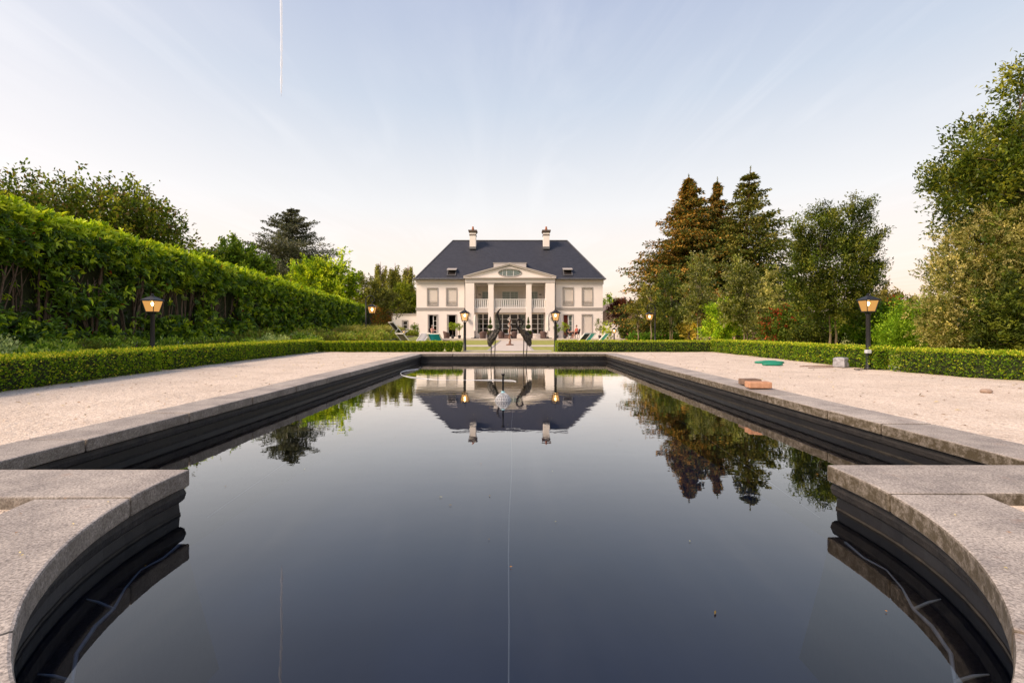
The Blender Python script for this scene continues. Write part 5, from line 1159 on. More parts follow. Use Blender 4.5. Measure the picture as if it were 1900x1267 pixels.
def seated(lean=0., hz_=.5, legx=0., knee=.0, armz=.0):
    return dict(pelvis=(0, 0, hz_), chest=(0, lean*.6, hz_+.36), neck=(0, lean*.85, hz_+.55), skull=(0, lean*.9-.01, hz_+.64), shoulder_l=(.18, lean*.8, hz_+.46), shoulder_r=(-.18, lean*.8, hz_+.46), elbow_l=(.25, lean*.5-.10, hz_+.22+armz), elbow_r=(-.25, lean*.5-.10, hz_+.22+armz), hand_l=(.12, -.32, hz_+.24+armz), hand_r=(-.12, -.32, hz_+.22+armz),
                hip_l=(.09, -.06, hz_), hip_r=(-.09, -.06, hz_), knee_l=(.13, -.46, hz_+.03+knee), knee_r=(-.12, -.45, hz_+.03), ankle_l=(.14+legx, -.52, .08+knee*.6), ankle_r=(-.12, -.50, .08), toe_l=(.15+legx, -.68, .04+knee*.6), toe_r=(-.13, -.66, .04))
def at(px, Y): return ((px-CX)/F*Y, Y, GZ)
def simple_chair(label, px, Y, rz):
    t = thing('garden_chair', label, 'chair', at(px, Y), rz, 'dark garden chairs under the seated people'); q = MB(); q.cbox((0, 0, .41), (.48, .46, .04)); q.build('seat', M['blackcloth'], t, world=False, bevel=.01)
    q = MB(); q.bar((0, .24, .45), (0, .36, .98), .46, .03, up=(0, 1, 0)); q.build('backrest', M['blackcloth'], t, world=False)
    for sx_ in (-.22, .22):
        for sy_ in (-.2, .22): q = MB(); q.bar((sx_, sy_, 0), (sx_, sy_, .39), .03); q.build('leg', M['metal'], t, world=False)
        q = MB(); q.bar((sx_*1.1, -.2, .64), (sx_*1.1, .28, .66), .035); q.bar((sx_*1.1, -.2, .39), (sx_*1.1, -.2, .63), .03); q.build('armrest', M['metal'], t, world=False)
simple_chair('dark garden chair under the person at the left door', 802.5, 47.9, R(60)); simple_chair('dark garden chair under the person in red', 1069.5, 46.8, R(-75)); simple_chair('dark garden chair under the reclining person right of the potted tree', 1057, 46.4, R(55))
person('person in a pink top sitting by the open left door of the house', at(802.5, 47.8), R(60), seated(.05, .5, 0, 0, .12), RD, ED, (0, -.0, 1.27), 'pinkshirt', 'darkcloth', 'greyhair')
person('person in a red top sitting upright in a dark chair on the right terrace', at(1069.5, 46.75), R(-75), seated(.03), RD, ED, (0, -.0, 1.26), 'redshirt', 'darkcloth')
person('person in dark clothes leaning back with bare legs raised, right terrace', at(1057, 46.35), R(55), seated(.22, .46, 0, .22), RD, ED, (0, .19, 1.18), 'darkcloth', 'darkcloth')
# ------------------------------------------------------------------ walls, fence, neighbours
t = thing('garden_wall', 'white rendered garden wall right of the house', 'wall', (13, 49, -.5)); x0, x1 = (1119-CX)/F*49.5, (1178-CX)/F*49.5; q = MB(); q.box((x0, 49.4, -.55), (x1, 49.6, CH+(HY-601)/F*49.5)); q.build('wall', M['render'], t); q = MB(); q.box((x0-.03, 49.35, CH+(HY-601)/F*49.5+.001), (x1+.03, 49.65, CH+(HY-600)/F*49.5+.03)); q.build('coping', M['trim'], t)
t = thing('wooden_fence', 'tall beige wooden panel fence behind the standard trees on the right', 'fence', (12, 40, -.3)); Yf_ = 39.; x0, x1 = (1189-CX)/F*Yf_, (1262-CX)/F*Yf_; zt = CH+(HY-597)/F*Yf_; nP = 6
for i in range(nP):
    a, c = x0+(x1-x0)*i/nP, x0+(x1-x0)*(i+1)/nP; q = MB(); zz = -.35
    while zz < zt-.1: q.box((a+.06, Yf_, zz), (c-.06, Yf_+.03, min(zz+.115, zt-.02))); zz += .125
    q.build('panel', M['wood'], t); q = MB(); q.box((a-.05, Yf_-.04, -.4), (a+.05, Yf_+.07, zt+.06)); q.build('post', M['trim'], t)
def cottage(label, x0, x1, y0, y1, ze_, zr_, ridge='y', wall='brickwall', roofm='tile', g=-.5):
    t = thing('neighbour_house', label, 'house', ((x0+x1)/2, y0, g)); q = MB()
    if ridge == 'y':
        xm = (x0+x1)/2; q.v = [(x0, y0, g), (x1, y0, g), (x1, y0, ze_), (xm, y0, zr_), (x0, y0, ze_), (x0, y1, g), (x1, y1, g), (x1, y1, ze_), (xm, y1, zr_), (x0, y1, ze_)]; q.f = [(0, 1, 2, 3, 4), (9, 8, 7, 6, 5), (1, 6, 7, 2), (5, 0, 4, 9)]; q.build('wall', M[wall], t)
        q = MB(); e = .3; dz = e*(zr_-ze_)/(xm-x0)
        for s, xe in ((-1, x0-e), (1, x1+e)): q.add([(xe, y0-.25, ze_-dz+.02), (xm, y0-.25, zr_+.02), (xm, y1+.25, zr_+.02), (xe, y1+.25, ze_-dz+.02), (xe, y0-.25, ze_-dz+.16), (xm, y0-.25, zr_+.18), (xm, y1+.25, zr_+.18), (xe, y1+.25, ze_-dz+.16)], [(0, 1, 2, 3), (7, 6, 5, 4), (0, 4, 5, 1), (3, 2, 6, 7), (0, 3, 7, 4)])
        q.build('roof', M[roofm], t)
    q = MB(); xm = (x0+x1)/2; q.box((xm-.5, y0-.03, ze_*.55), (xm+.5, y0+.02, ze_*.55+.9)); wn = q.build('window', M['frame'], t); q = MB(); q.box((xm-.42, y0-.04, ze_*.55+.08), (xm+.42, y0-.031, ze_*.55+.82)); q.build('pane', M['dark'], wn)
x0 = (1095-CX)/F*64; x1 = (1193-CX)/F*64; cottage('brick neighbour house with old tiled gable roof behind the purple tree', x0, x1, 64, 74, CH+(HY-598)/F*64, CH+(HY-562)/F*64)
x0 = (1392-CX)/F*46; x1 = (1486-CX)/F*46; cottage('neighbour house with dark weathered gable roof between the variegated shrub and the tall right tree', x0, x1, 46, 56, CH+(HY-572)/F*46, CH+(HY-534)/F*46)
# ------------------------------------------------------------------ trees
def lob(px, py, Y, r, rx=None, ry=None):
    p = P(px, py, Y); k = Y/F; return (p.x, p.y, p.z, r*k, (ry or r)*k, (rx or r)*k)     # radius r px wide, rx px tall
DG = [(.022, .035, .009), (.04, .06, .014), (.065, .09, .02), (.11, .13, .03)]
OL = [(.05, .06, .015), (.085, .095, .022), (.13, .135, .03), (.2, .18, .05)]
# left
tree('broadleaf_tree', 'large spreading broadleaf tree rising behind the near end of the laurel hedge', 'tree', (-13.4, 14, 0), [lob(30, 445, 13.5, 100, 64), lob(120, 412, 14, 95, 56), lob(210, 415, 14.5, 86, 58), lob(285, 438, 14.5, 56, 46), lob(80, 475, 14, 150, 75), lob(250, 485, 14.5, 92, 55), lob(-70, 450, 13, 90, 70)], 4600, 13, .12, .062, [(.035, .062, .012), (.065, .10, .018), (.11, .15, .03), (.17, .19, .045)], .22, nsub=70, clump=.5, lump=.16, twig=.42, up=.5, top=(-13.4, 14, 4.0), tipcol=(.17, .13, .05))
tree('conifer_shrub', 'dark bushy evergreen with several tips between the big left tree and the cedar', 'tree', (-16, 26, 0), [lob(430, 490, 26, 24, 34), lob(458, 497, 26, 24, 34), lob(486, 505, 27, 20, 28), lob(405, 500, 25, 30, 28), lob(380, 500, 24, 24, 20)], 1500, 13, .17, .08, [(.04, .08, .015), (.07, .12, .02), (.12, .17, .03)], .1, lump=.35, twig=.35, up=1.2, nsub=20)
tree('broadleaf_tree', 'bright green rounded tree in front of the cedar behind the laurel hedge', 'tree', (-13, 30, 0), [lob(600, 525, 30, 52, 40), lob(575, 540, 30, 40, 36), lob(628, 540, 30, 34, 40), lob(595, 505, 30, 28, 24)], 1500, 11, .17, .10, [(.07, .12, .015), (.15, .23, .02), (.28, .37, .03), (.38, .44, .05)], .16, lump=.2, twig=.4, top=P(600, 540, 30))
tree('broadleaf_tree', 'dark olive bushy tree between the bright green tree and the birches', 'tree', (-12, 40, -.3), [lob(680, 545, 38, 24, 28), lob(700, 560, 38, 26, 26), lob(668, 570, 38, 22, 24), lob(725, 565, 42, 22, 22)], 900, 11, .2, .09, [(.05, .06, .02), (.09, .1, .035), (.16, .17, .06)], .16, lump=.25, twig=.5)
tree('broadleaf_tree', 'bright green bushy tree directly left of the house', 'tree', (-14, 56, -.3), [lob(748, 555, 56, 26, 24), lob(735, 575, 56, 24, 20), lob(762, 575, 56, 16, 26)], 900, 10, .24, .14, [(.06, .09, .015), (.11, .15, .02), (.2, .24, .035)], .16, lump=.22, twig=.5)
# birches with hanging foliage
def weeping(label, px, ptop, Y, r, cols):
    base = Vector(((px-CX)/F*Y, Y, -.4)); top = P(px, ptop, Y); t = thing('birch_tree', label, 'tree', base, 0, 'tall birches left of the house')
    q = MB(); h = top.z-base.z; q.tube([base, base+Vector((.1, 0, h*.5)), top], [.2, .12, .02], 8); P_, D_ = [], []
    for i in range(95):
        u = random.uniform(.22, 1); a = random.random()*6.28; rr = r*(1.15-u)*random.uniform(.5, 1.2)+.2; s = base.lerp(top, u-.06); e = s+Vector((rr*math.cos(a), rr*math.sin(a), rr*.5+.2)); q.tube([s, s.lerp(e, .5)+Vector((0, 0, .15)), e], [.04, .03, .012], 4)
        for k in range(7):
            o = s.lerp(e, random.uniform(.35, 1.05)); L = random.uniform(.8, 2.2)
            for j in range(14): P_.append(o+Vector((random.gauss(0, .07), random.gauss(0, .07), -L*random.random()))); D_.append((random.gauss(0, .5), random.gauss(0, .5), -1))
    q.build('trunk', M['palebark'], t); leaves('crown', np.array(P_), np.array(D_), rdir(len(P_)), .22, .12, pal(len(P_), cols), M['leaf'], t)
BC = [(.10, .115, .03), (.17, .18, .05), (.27, .26, .08)]
for a in (('birch in front of the others, leftmost and tallest, left of the house', 706, 486, 58, 2.6), ('middle birch with drooping foliage left of the house', 733, 488, 60, 2.2), ('right birch with drooping foliage touching the roof edge of the house', 757, 492, 58, 2.0)): weeping(*a, BC)
# cedar
def conifer(name, label, base, height, r0, zlo, shape, cols, nwh, nbr, lift, droop, L, W, bark, per=5, rtop=.02, spray=.5, group=None, sparse=0., tr=.2, npt=13, wts=None, seed=1, hang=.35, cat='tree'):
    rg = np.random.default_rng(seed); t = thing(name, label, cat, base, 0, group); B = Vector(base); q = MB()
    lean = Vector((rg.normal()*.02, rg.normal()*.02, 1)); k = 8; q.tube([B+lean*(height*i/k) for i in range(k+1)], [tr*(1-i/k)**.8+.015 for i in range(k+1)], 9); P_, D_, C_, S_ = [], [], [], []
    for i in range(nwh):
        u = zlo+(1-zlo)*(i+rg.random()*.6)/nwh; R0 = r0*shape(u)*rg.uniform(.72, 1.12)+.03; nb = max(3, int(nbr*(1-.5*u)))
        for j in range(nb):
            if rg.random() < sparse: continue
            a = rg.random()*2*np.pi; rl_ = R0*rg.uniform(.55, 1.06)*(1.05+.12*math.sin(a*3+u*9)); dx = np.array([math.cos(a), math.sin(a), 0]); o = np.array(B+lean*(height*u)); tone = rg.uniform(.7, 1.25); ci = None
            m = max(4, int(npt*rl_/r0)); tt = np.linspace(.12, 1, m)
            zc = lift*rl_*tt-droop*rl_*tt**2+.18*rl_*np.clip(tt-.6, 0, 1)
            C = o+dx*(rl_*tt)[:, None]; C[:, 2] += zc
            if j % 2 == 0 or u < .6: q.tube([Vector(o)]+[Vector(C[ii]) for ii in range(0, m, max(1, m//3))], [.012+.018*rl_/r0*tr*4]+[.012]*len(range(0, m, max(1, m//3))), 4)
            sd = np.array([-dx[1], dx[0], 0])
            for s in (-1, 1, 0):
                n = m*per; ti = np.repeat(np.arange(m), per); ln = (spray*(1-.55*tt[ti])*rl_*.5+.14)*min(1, .12+(1-u)*3); v = rg.random(n)
                off = (sd*s+dx*.55)*(ln*v)[:, None]; p = C[ti]+off+rg.normal(size=(n, 3))*.05; p[:, 2] -= hang*ln*v*(1.3 if s == 0 else .8)
                d = unit(sd*s*.9+dx*.7+rg.normal(size=(n, 3))*.5+np.array([0, 0, -hang])); P_.append(p); D_.append(d); S_.append(np.full(n, .8)+.4*rg.random(n)); cc = np.array(cols)[np.where(rg.random(n) < .6, rg.integers(0, len(cols), n), int(min(len(cols)-1, max(0, (u*1.15+.25*dx[0]*-1+rg.normal()*.22)*len(cols)))))]*tone*(1+rg.normal(size=(n, 1))*.2); C_.append(cc)  # upper and left boughs lean to later colours; on spruces this paints sunlight
    if 'spruce' in name: q.tube([B+lean*(height*.97), B+lean*(height*1.03)], [.03, .01], 5)
    for k_ in range(26 if 'spruce' in name else 0):
        zz_ = height*(1.03-.0028*k_); a = k_*2.4; P_.append(np.array([B+lean*zz_])+0); D_.append(np.array([[math.cos(a)*(.3+.03*k_), math.sin(a)*(.3+.03*k_), .8]])); S_.append(np.array([.6])); C_.append(np.array([cols[1]]))
    q.build('trunk', M[bark], t, smooth=True); p = np.concatenate(P_); s = np.concatenate(S_)
    leaves('crown', p, np.concatenate(D_), unit(rg.normal(size=(len(p), 3))*.7+[0, 0, 1]), L*s, W*s, np.concatenate(C_).clip(.004, 1), M['needle'], t)
cb = P(548, 613, 48); conifer('cedar_tree', 'grey-green cedar with layered horizontal boughs behind the laurel hedge', (cb.x, 48, -.2), CH+(HY-392)/F*48+.2, 4.5, .28, lambda u: min(1, (1.06-u)/.42)**.85*(.86+.2*math.sin(u*31)), [(.09, .11, .07), (.14, .16, .11), (.20, .20, .14), (.07, .075, .045)], 27, 13, .34, .16, .25, .10, 'bark', per=7, spray=.8, tr=.35, npt=18, hang=.10, seed=5)
SC = [(.045, .075, .013), (.08, .11, .018), (.16, .14, .024), (.38, .21, .035)]  # spruce greens up to orange, the warm sun on the tops painted in
s1 = P(1281, 613, 36); s2 = P(1334, 613, 38); s3 = P(1371, 613, 36)
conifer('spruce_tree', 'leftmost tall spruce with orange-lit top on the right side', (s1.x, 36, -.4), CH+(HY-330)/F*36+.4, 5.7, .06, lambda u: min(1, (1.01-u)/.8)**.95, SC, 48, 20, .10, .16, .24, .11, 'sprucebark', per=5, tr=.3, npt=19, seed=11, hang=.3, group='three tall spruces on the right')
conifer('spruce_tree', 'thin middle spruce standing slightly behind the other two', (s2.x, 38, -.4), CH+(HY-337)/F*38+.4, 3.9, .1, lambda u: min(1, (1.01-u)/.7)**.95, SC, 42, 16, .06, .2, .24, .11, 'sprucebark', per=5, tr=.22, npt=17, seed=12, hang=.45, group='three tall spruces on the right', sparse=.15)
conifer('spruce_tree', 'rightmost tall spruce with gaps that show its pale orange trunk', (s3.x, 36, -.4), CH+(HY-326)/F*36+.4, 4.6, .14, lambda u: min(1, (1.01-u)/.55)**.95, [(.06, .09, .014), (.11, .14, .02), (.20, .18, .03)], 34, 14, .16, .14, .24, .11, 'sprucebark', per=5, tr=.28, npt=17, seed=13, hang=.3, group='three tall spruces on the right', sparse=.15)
# standard trees on slim trunks
PH = [(.040, .058, .014), (.085, .105, .028), (.15, .165, .055), (.23, .235, .11)]
def standard(label, trunks, Y, lobes, ncl, lpc, L, cols=PH, **kw):
    Xs = [(a-CX)/F*Y for a in trunks]; xm = sum(Xs)/len(Xs); g = gz(xm, Y)
    t = thing('standard_tree', label, 'tree', (xm, Y, g), 0, 'standard trees on bare trunks along the right side')
    kf = .86 if Y > 15 else 1.0; LL = [lob(a, b_, Y, r*kf, h, r*kf) for a, b_, r, h in lobes]
    o, c = foliage('crown', LL, ncl, lpc, L, L*.42, cols, M['gloss'], t, **kw); top = Vector((xm, Y, P(0, lobes[0][1]-lobes[0][3]*.3, Y).z))
    for x in Xs: limbs((x, Y, g), LL, c, .028 if len(Xs) > 1 else .04, M['palebark'], t, 24, top=(top.x+(x-xm)*.4, top.y, top.z), name='trunk')
standard('tall dark standard tree with two trunks between the spruces and the right near lantern', (1539, 1551), 12, [(1545, 510, 58, 76), (1522, 445, 36, 50), (1576, 430, 34, 52), (1506, 490, 30, 42), (1592, 505, 30, 34), (1545, 565, 54, 34), (1496, 545, 26, 30), (1588, 396, 13, 28), (1524, 404, 12, 22), (1610, 482, 16, 18), (1485, 445, 10, 22)], 1900, 30, .066, [(.028, .048, .010), (.05, .078, .015), (.085, .115, .022), (.15, .165, .04)], lump=.22, twig=.30, up=.9, inner=.2)
standard('grey-green standard tree with two trunks right of the bright green shrub', (1380, 1386), 16.5, [(1374, 560, 34, 50), (1370, 515, 26, 30), (1385, 540, 30, 36), (1360, 575, 26, 30)], 800, 12, .09, PH, clump=.45, lump=.2, twig=.2, up=.6, tipcol=(.3, .3, .16))
standard('grey-green standard tree with two trunks, tall narrow crown, in front of the leftmost spruce', (1294, 1300), 20.6, [(1300, 545, 30, 50), (1302, 500, 22, 26), (1285, 560, 24, 34), (1312, 570, 24, 34)], 800, 12, .10, PH, clump=.45, lump=.18, twig=.22, up=.6, tipcol=(.3, .3, .16))
standard('darker standard tree with two trunks in front of the wooden fence', (1243, 1247), 24.4, [(1243, 545, 22, 38), (1240, 580, 26, 24), (1236, 525, 16, 24)], 520, 12, .11, DG, clump=.45, lump=.18, twig=.22, up=.6)
standard('small standard tree with one trunk just left of the right curled lantern', (1208,), 27.8, [(1206, 560, 20, 30), (1210, 582, 20, 18)], 360, 12, .11, OL, clump=.45, lump=.18, twig=.22, up=.6)
standard('smallest standard tree with one trunk nearest the house', (1184,), 30.7, [(1184, 582, 17, 22), (1180, 572, 12, 16)], 300, 12, .11, OL, lump=.2, twig=.25, up=.5)
# right side masses
BR = [(.08, .15, .015), (.15, .25, .022), (.27, .38, .035), (.36, .44, .05)]
VG = [(.12, .14, .055), (.24, .235, .13), (.38, .345, .235), (.05, .075, .02)]
def bush(name, label, base_px, Y, lobes, ncl, lpc, L, W, cols, cat='shrub', **kw):
    x = (base_px-CX)/F*Y; return tree(name, label, cat, (x, Y, gz(x, Y)), [lob(a, b_, Y, r, h) for a, b_, r, h in lobes], ncl, lpc, L, W, cols, .06, nsub=14, zmin=gz(x, Y)-.02, **kw)
bush('variegated_shrub', 'large pale variegated shrub behind the right row, left of the tall standard tree', 1425, 22, [(1425, 560, 26, 46), (1415, 590, 32, 40), (1440, 600, 26, 34), (1425, 530, 16, 20)], 1100, 11, .09, .045, [(.14, .15, .07), (.24, .24, .13), (.36, .34, .22), (.08, .1, .03)], lump=.12, twig=.18)
bush('variegated_shrub', 'small yellow variegated shrub between two pairs of standard trunks', 1275, 24, [(1276, 612, 16, 20), (1284, 622, 12, 14)], 300, 10, .09, .05, [(.3, .24, .06), (.45, .36, .12), (.16, .15, .03)], lump=.12, twig=.16)
bush('green_shrub', 'bright green rounded shrub between the standard trees in the middle of the right row', 1345, 17.5, [(1342, 598, 26, 34), (1355, 580, 24, 28), (1330, 615, 20, 20), (1365, 612, 18, 24)], 1000, 12, .08, .035, BR, lump=.14, twig=.2)
bush('photinia_shrub', 'photinia shrub with red and green leaves right of the pale variegated shrub', 1460, 15.5, [(1455, 605, 32, 26), (1490, 612, 28, 24), (1430, 620, 20, 16), (1475, 590, 22, 18)], 900, 12, .09, .04, [(.05, .09, .02), (.1, .15, .03), (.2, .03, .02), (.28, .07, .035)], w=[.48, .34, .12, .06], lump=.22, twig=.26)
bush('red_shrub', 'russet red shrub glimpsed behind the two grey-green standard trees', 1328, 27, [(1325, 572, 22, 20), (1342, 565, 16, 14), (1315, 600, 16, 20)], 420, 11, .11, .05, [(.2, .06, .03), (.3, .12, .05), (.1, .09, .03)], lump=.25, twig=.3)
bush('dark_shrub', 'dark evergreen shrubs forming the backdrop at the foot of the spruces', 1390, 31, [(1250, 600, 22, 26), (1300, 605, 30, 26), (1345, 600, 30, 26), (1395, 595, 34, 30), (1440, 600, 32, 30), (1210, 615, 14, 14)], 1300, 11, .15, .08, DG, lump=.2, twig=.4)
bush('green_shrub', 'mid green shrub under the tall standard tree at the right', 1560, 14, [(1525, 612, 32, 26), (1570, 605, 34, 30), (1500, 620, 24, 20)], 1000, 12, .08, .035, DG, lump=.2, twig=.26)
bush('laurel_shrub', 'broad green laurel shrub behind the right near lantern', 1625, 12.5, [(1610, 608, 40, 36), (1655, 600, 36, 32), (1640, 620, 40, 26)], 1100, 12, .09, .04, [(.06, .13, .015), (.11, .21, .02), (.19, .3, .03)], lump=.2, twig=.26, lm='gloss')
bush('red_shrub', 'small red-tipped shrub poking up right of the right near lantern', 1665, 15, [(1664, 575, 14, 12), (1650, 580, 12, 10)], 180, 10, .09, .035, [(.3, .04, .02), (.2, .07, .03), (.1, .1, .03)], lump=.3, twig=.3)
bush('yew_shrub', 'feathery mid green shrub left of the big variegated bush', 1700, 10.5, [(1700, 612, 46, 34), (1735, 605, 34, 38), (1670, 628, 30, 22), (1715, 590, 26, 22)], 1500, 14, .065, .018, [(.07, .14, .015), (.13, .23, .022), (.21, .32, .035)], lump=.16, twig=.22, up=.8)
Y = 7.6; tree('variegated_bush', 'tall cream and green variegated bush below the big tree at the right edge', 'shrub', ((1835-CX)/F*Y, Y, 0), [lob(1800, 560, Y, 78, 88), lob(1830, 480, Y, 78, 70), lob(1870, 560, Y, 90, 90), lob(1790, 610, Y, 66, 50), lob(1845, 430, Y, 50, 42)], 3600, 17, .043, .021, VG, .05, clump=.3, lump=.12, inner=.6, twig=.13, zmin=-.02, nsub=20, w=[.25, .35, .28, .12])
Y = 7.9; tree('broadleaf_tree', 'big dark green evergreen tree at the right edge reaching near the top of the picture', 'tree', (9.2, 8.3, 0), [lob(1860, 330, Y, 95, 80), lob(1905, 245, Y, 70, 95), lob(1815, 350, Y, 66, 40), lob(1900, 430, Y, 110, 110), lob(1960, 350, Y+.6, 130, 180), lob(1930, 560, Y-.2, 90, 110), lob(1858, 265, Y, 34, 46), lob(1940, 180, Y, 48, 80), lob(2060, 450, Y+1, 140, 200), lob(1765, 345, Y, 36, 16)], 3800, 18, .080, .032, [(.026, .045, .008), (.052, .08, .012), (.095, .125, .02), (.18, .19, .035)], .16, lm='gloss', nsub=90, lump=.24, inner=.3, twig=.30, up=.55, top=(9.1, 8.2, 3.8))
bush('dark_shrub', 'dark leafy shrub at the foot of the big tree at the right edge', 1900, 6.6, [(1900, 600, 60, 56), (1960, 590, 90, 80), (1860, 635, 30, 26)], 1100, 13, .06, .028, DG, lump=.14, twig=.15)
tree('distant_tree', 'distant olive brown tree on the skyline right of the near lantern', 'tree', ((1645-CX)/F*75, 75, -.5), [lob(1632, 560, 75, 30, 20), lob(1655, 562, 75, 26, 18), lob(1610, 566, 75, 22, 16), lob(1645, 585, 75, 40, 20)], 900, 10, .35, .2, [(.08, .08, .035), (.12, .11, .05), (.17, .15, .07)], .3, lump=.2, twig=.7)
tree('distant_tree', 'light green tree behind the gable right of the house', 'tree', ((1140-CX)/F*78, 78, -.5), [lob(1140, 575, 78, 24, 18), lob(1125, 585, 78, 18, 18), lob(1160, 582, 78, 16, 14)], 600, 10, .3, .18, YG, .3, lump=.2, twig=.6)
tree('purple_tree', 'purple-leaved plum tree in front of the neighbour gable', 'tree', ((1152-CX)/F*54, 54, -.5), [lob(1150, 580, 54, 17, 20), lob(1160, 572, 54, 14, 14), lob(1142, 590, 54, 12, 10)], 500, 11, .2, .1, [(.05, .015, .018), (.10, .03, .03), (.17, .06, .05)], .14, lump=.2, twig=.45)
for px, Y, top, lab in ((1157.5, 46, 583, 'slim dark cypress in front of the white garden wall, the taller one'), (1166, 45, 593, 'slim dark cypress beside the taller one and the white wall')):
    x = (px-CX)/F*Y; h = CH+(HY-top)/F*Y+.5
    conifer('cypress_tree', lab, (x, Y, -.5), h, .42, .03, lambda u: math.sin(math.pi*min(1, u*.8+.25))**.6, DG, 26, 9, 1.0, .1, .13, .05, 'bark', per=3, tr=.05, npt=5, hang=-.5, seed=int(px), group='slim dark cypresses')
bush('dark_shrub', 'round dark green shrub at the foot of the cypresses', 1153, 45, [(1152, 618, 9, 8), (1176, 618, 9, 7)], 240, 8, .12, .07, DG, lump=.1, twig=.15)
hy = [((px-CX)/F*33, 33, random.uniform(.45, .7), random.uniform(.45, .6)) for px in range(1178, 1262, 9)]
o = cover('flowering_plants', 'low green plants with pink flower heads below the fence', 'plants', hy, [(.05, .12, .02), (.09, .18, .03), (.14, .22, .05)], 120, .11, .06, flow=(.5, .14, .16))
bushes_far = [(-30, 62, 5, 4), (26, 70, 6, 4.5), (40, 60, 6, 5), (-42, 50, 7, 5)]
# ------------------------------------------------------------------ contrail
Yc = 2600.; q = MB(); pts, rad = [], []
for i in range(61):
    u = i/60; px = 517.5+5*u+1.0*math.sin(i*.17)*u; py = -420+600*u
    p = P(px, py, Yc); pts.append(p); rad.append((4.2-2.4*u)*(1+.22*math.sin(i*1.9)+.12*math.sin(i*4.1))/F*Yc*(1 if i < 60 else .1))
o = q.tube(pts, rad, 10).build('contrail', M['vapour'], smooth=True); tag(o, 'thin white aircraft vapour trail high in the sky above the left garden', 'vapour trail')
# ------------------------------------------------------------------ light
SUN_AZ, SUN_EL = R(-120), R(40)       # azimuth from the view direction, negative to the left
sd = Vector((math.sin(SUN_AZ)*math.cos(SUN_EL), math.cos(SUN_AZ)*math.cos(SUN_EL), math.sin(SUN_EL)))
sl = bpy.data.lights.new('sun', 'SUN'); sl.energy = SUN_E; sl.angle = R(18); sl.color = (1.0, .78, .60); so = bpy.data.objects.new('sun', sl); COL.objects.link(so); so.rotation_euler = sd.to_track_quat('Z', 'Y').to_euler()
w = bpy.data.worlds.new('World'); sc.world = w; w.use_nodes = True; nt = w.node_tree; nt.nodes.clear(); N = nt.nodes.new; L = nt.links.new
sky = N('ShaderNodeTexSky'); sky.sky_type = 'NISHITA'; sky.sun_disc = False; sky.sun_elevation = SUN_EL; sky.sun_rotation = SUN_AZ; sky.air_density = 1.0; sky.dust_density = SKY_DUST; sky.ozone_density = 2.0
tc = N('ShaderNodeTexCoord'); sx = N('ShaderNodeSeparateXYZ'); L(tc.outputs['Generated'], sx.inputs[0])
def math_(op, a, b_=None, clamp=False):
    n = N('ShaderNodeMath'); n.operation = op; n.use_clamp = clamp
    for i, v in enumerate((a, b_)):
        if v is None: continue
        if hasattr(v, 'default_value') or hasattr(v, 'links'): L(v, n.inputs[i])
        else: n.inputs[i].default_value = v
    return n.outputs[0]
def mixc(f, a, b_, bt='MIX'):
    n = N('ShaderNodeMix'); n.data_type = 'RGBA'; n.blend_type = bt
    if hasattr(f, 'links'): L(f, n.inputs[0])
    else: n.inputs[0].default_value = f
    for i, v in ((6, a), (7, b_)):
        if hasattr(v, 'links'): L(v, n.inputs[i])
        else: n.inputs[i].default_value = (*v, 1)
    return n.outputs[2]
# thin haze veil that evens the sky out, whiter on the sun side, peach low on the other side
el = sx.outputs[2]
rp = N('ShaderNodeValToRGB'); L(math_('ABSOLUTE', el), rp.inputs[0]); e = rp.color_ramp.elements
RAMP = [(0, (.94, .58, .40)), (.04, (.95, .68, .51)), (.12, (.92, .79, .69)), (.25, (.80, .79, .785)), (.44, (.545, .605, .70)), (.6, (.41, .47, .62)), (.8, (.24, .31, .52)), (1, (.14, .20, .40))]
e[0].position = 0; e[0].color = (*RAMP[0][1], 1); e[1].position = 1; e[1].color = (*RAMP[-1][1], 1)
for p_, c_ in RAMP[1:-1]: x_ = rp.color_ramp.elements.new(p_); x_.color = (*c_, 1)
dp = N('ShaderNodeVectorMath'); dp.operation = 'DOT_PRODUCT'; L(tc.outputs['Generated'], dp.inputs[0]); dp.inputs[1].default_value = (-.97, -.05, .25)
sunf = math_('POWER', math_('MAXIMUM', dp.outputs['Value'], 0.), 2.2)
veil = mixc(math_('MULTIPLY', math_('POWER', sunf, 1.6), .8, True), rp.outputs[0], (1.05, .93, .90))
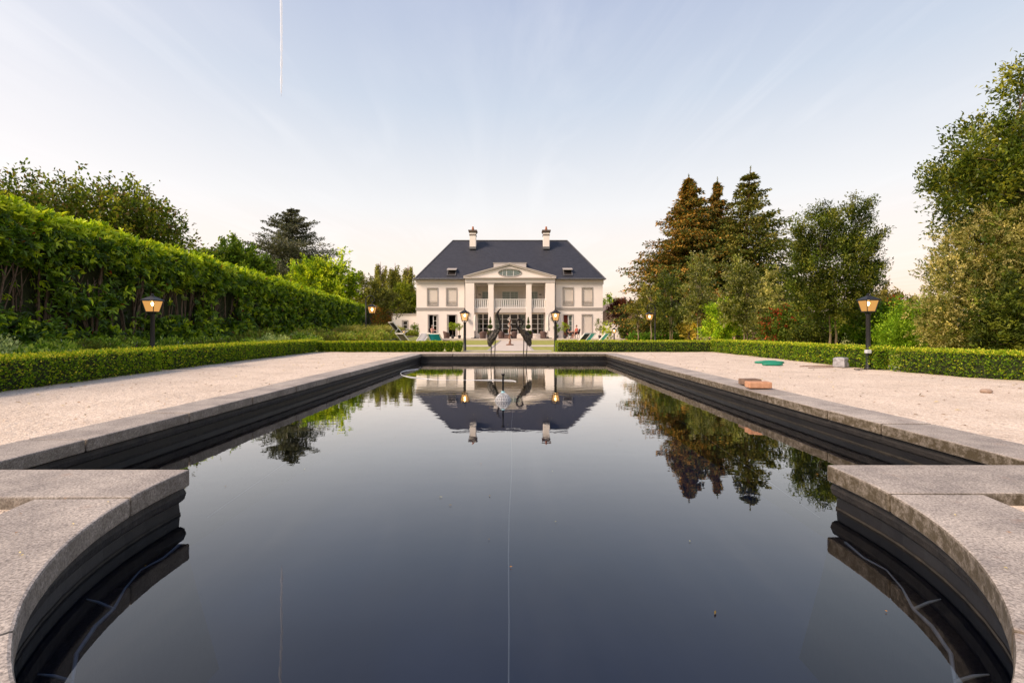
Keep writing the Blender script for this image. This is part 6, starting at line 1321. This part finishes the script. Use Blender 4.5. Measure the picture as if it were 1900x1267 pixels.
# cirrus streaks: noise on a flat cloud plane, stretched
pz = math_('MAXIMUM', el, .04); cxy = N('ShaderNodeCombineXYZ'); L(math_('DIVIDE', sx.outputs[0], pz), cxy.inputs[0]); L(math_('DIVIDE', sx.outputs[1], pz), cxy.inputs[1])
mp = N('ShaderNodeMapping'); mp.inputs['Rotation'].default_value = (0, 0, R(32)); mp.inputs['Scale'].default_value = (1.3, .22, 1); L(cxy.outputs[0], mp.inputs[0])
n1 = N('ShaderNodeTexNoise'); n1.inputs['Scale'].default_value = 1.5; n1.inputs['Detail'].default_value = 9; n1.inputs['Roughness'].default_value = .55; n1.inputs['Distortion'].default_value = 1.6; L(mp.outputs[0], n1.inputs['Vector'])
n2 = N('ShaderNodeTexNoise'); n2.inputs['Scale'].default_value = .55; n2.inputs['Detail'].default_value = 3; L(cxy.outputs[0], n2.inputs['Vector'])
c1 = N('ShaderNodeMapRange'); c1.inputs[1].default_value = .45; c1.inputs[2].default_value = .75; L(n1.outputs['Fac'], c1.inputs[0]); c2 = N('ShaderNodeMapRange'); c2.inputs[1].default_value = .36; c2.inputs[2].default_value = .60; L(n2.outputs['Fac'], c2.inputs[0])
cl_ = math_('MULTIPLY', math_('MULTIPLY', c1.outputs[0], c2.outputs[0]), .27, True)
veil = mixc(cl_, veil, (1.0, .97, .96))
sc_ = N('ShaderNodeVectorMath'); sc_.operation = 'SCALE'; L(sky.outputs[0], sc_.inputs[0]); sc_.inputs['Scale'].default_value = SKY_S
vs = N('ShaderNodeVectorMath'); vs.operation = 'SCALE'; L(veil, vs.inputs[0]); vs.inputs['Scale'].default_value = VEIL_S
ad = N('ShaderNodeVectorMath'); ad.operation = 'ADD'; L(sc_.outputs[0], ad.inputs[0]); L(vs.outputs[0], ad.inputs[1])
bg = N('ShaderNodeBackground'); L(ad.outputs[0], bg.inputs[0]); bg.inputs[1].default_value = BG_S; wo = N('ShaderNodeOutputWorld'); L(bg.outputs[0], wo.inputs[0])
# ------------------------------------------------------------------ camera
cd = bpy.data.cameras.new('camera'); cd.lens = F*36/1900; cd.sensor_width = 36; cd.sensor_fit = 'HORIZONTAL'; cd.shift_x = -(CX-950)/1900; cd.shift_y = -(633.5-HY)/1900; cd.clip_end = 6000; cd.clip_start = .02
co = bpy.data.objects.new('camera', cd); COL.objects.link(co); co.location = (0, 0, CH); co.rotation_euler = (R(90), 0, 0); sc.camera = co
sc.render.engine = 'CYCLES'; sc.render.resolution_x = 1024; sc.render.resolution_y = 682
sc.cycles.max_bounces = 10; sc.cycles.transparent_max_bounces = 16
vw = sc.view_settings; vw.view_transform = 'Standard'; vw.look = 'None'; vw.exposure = EXPO; vw.gamma = 1
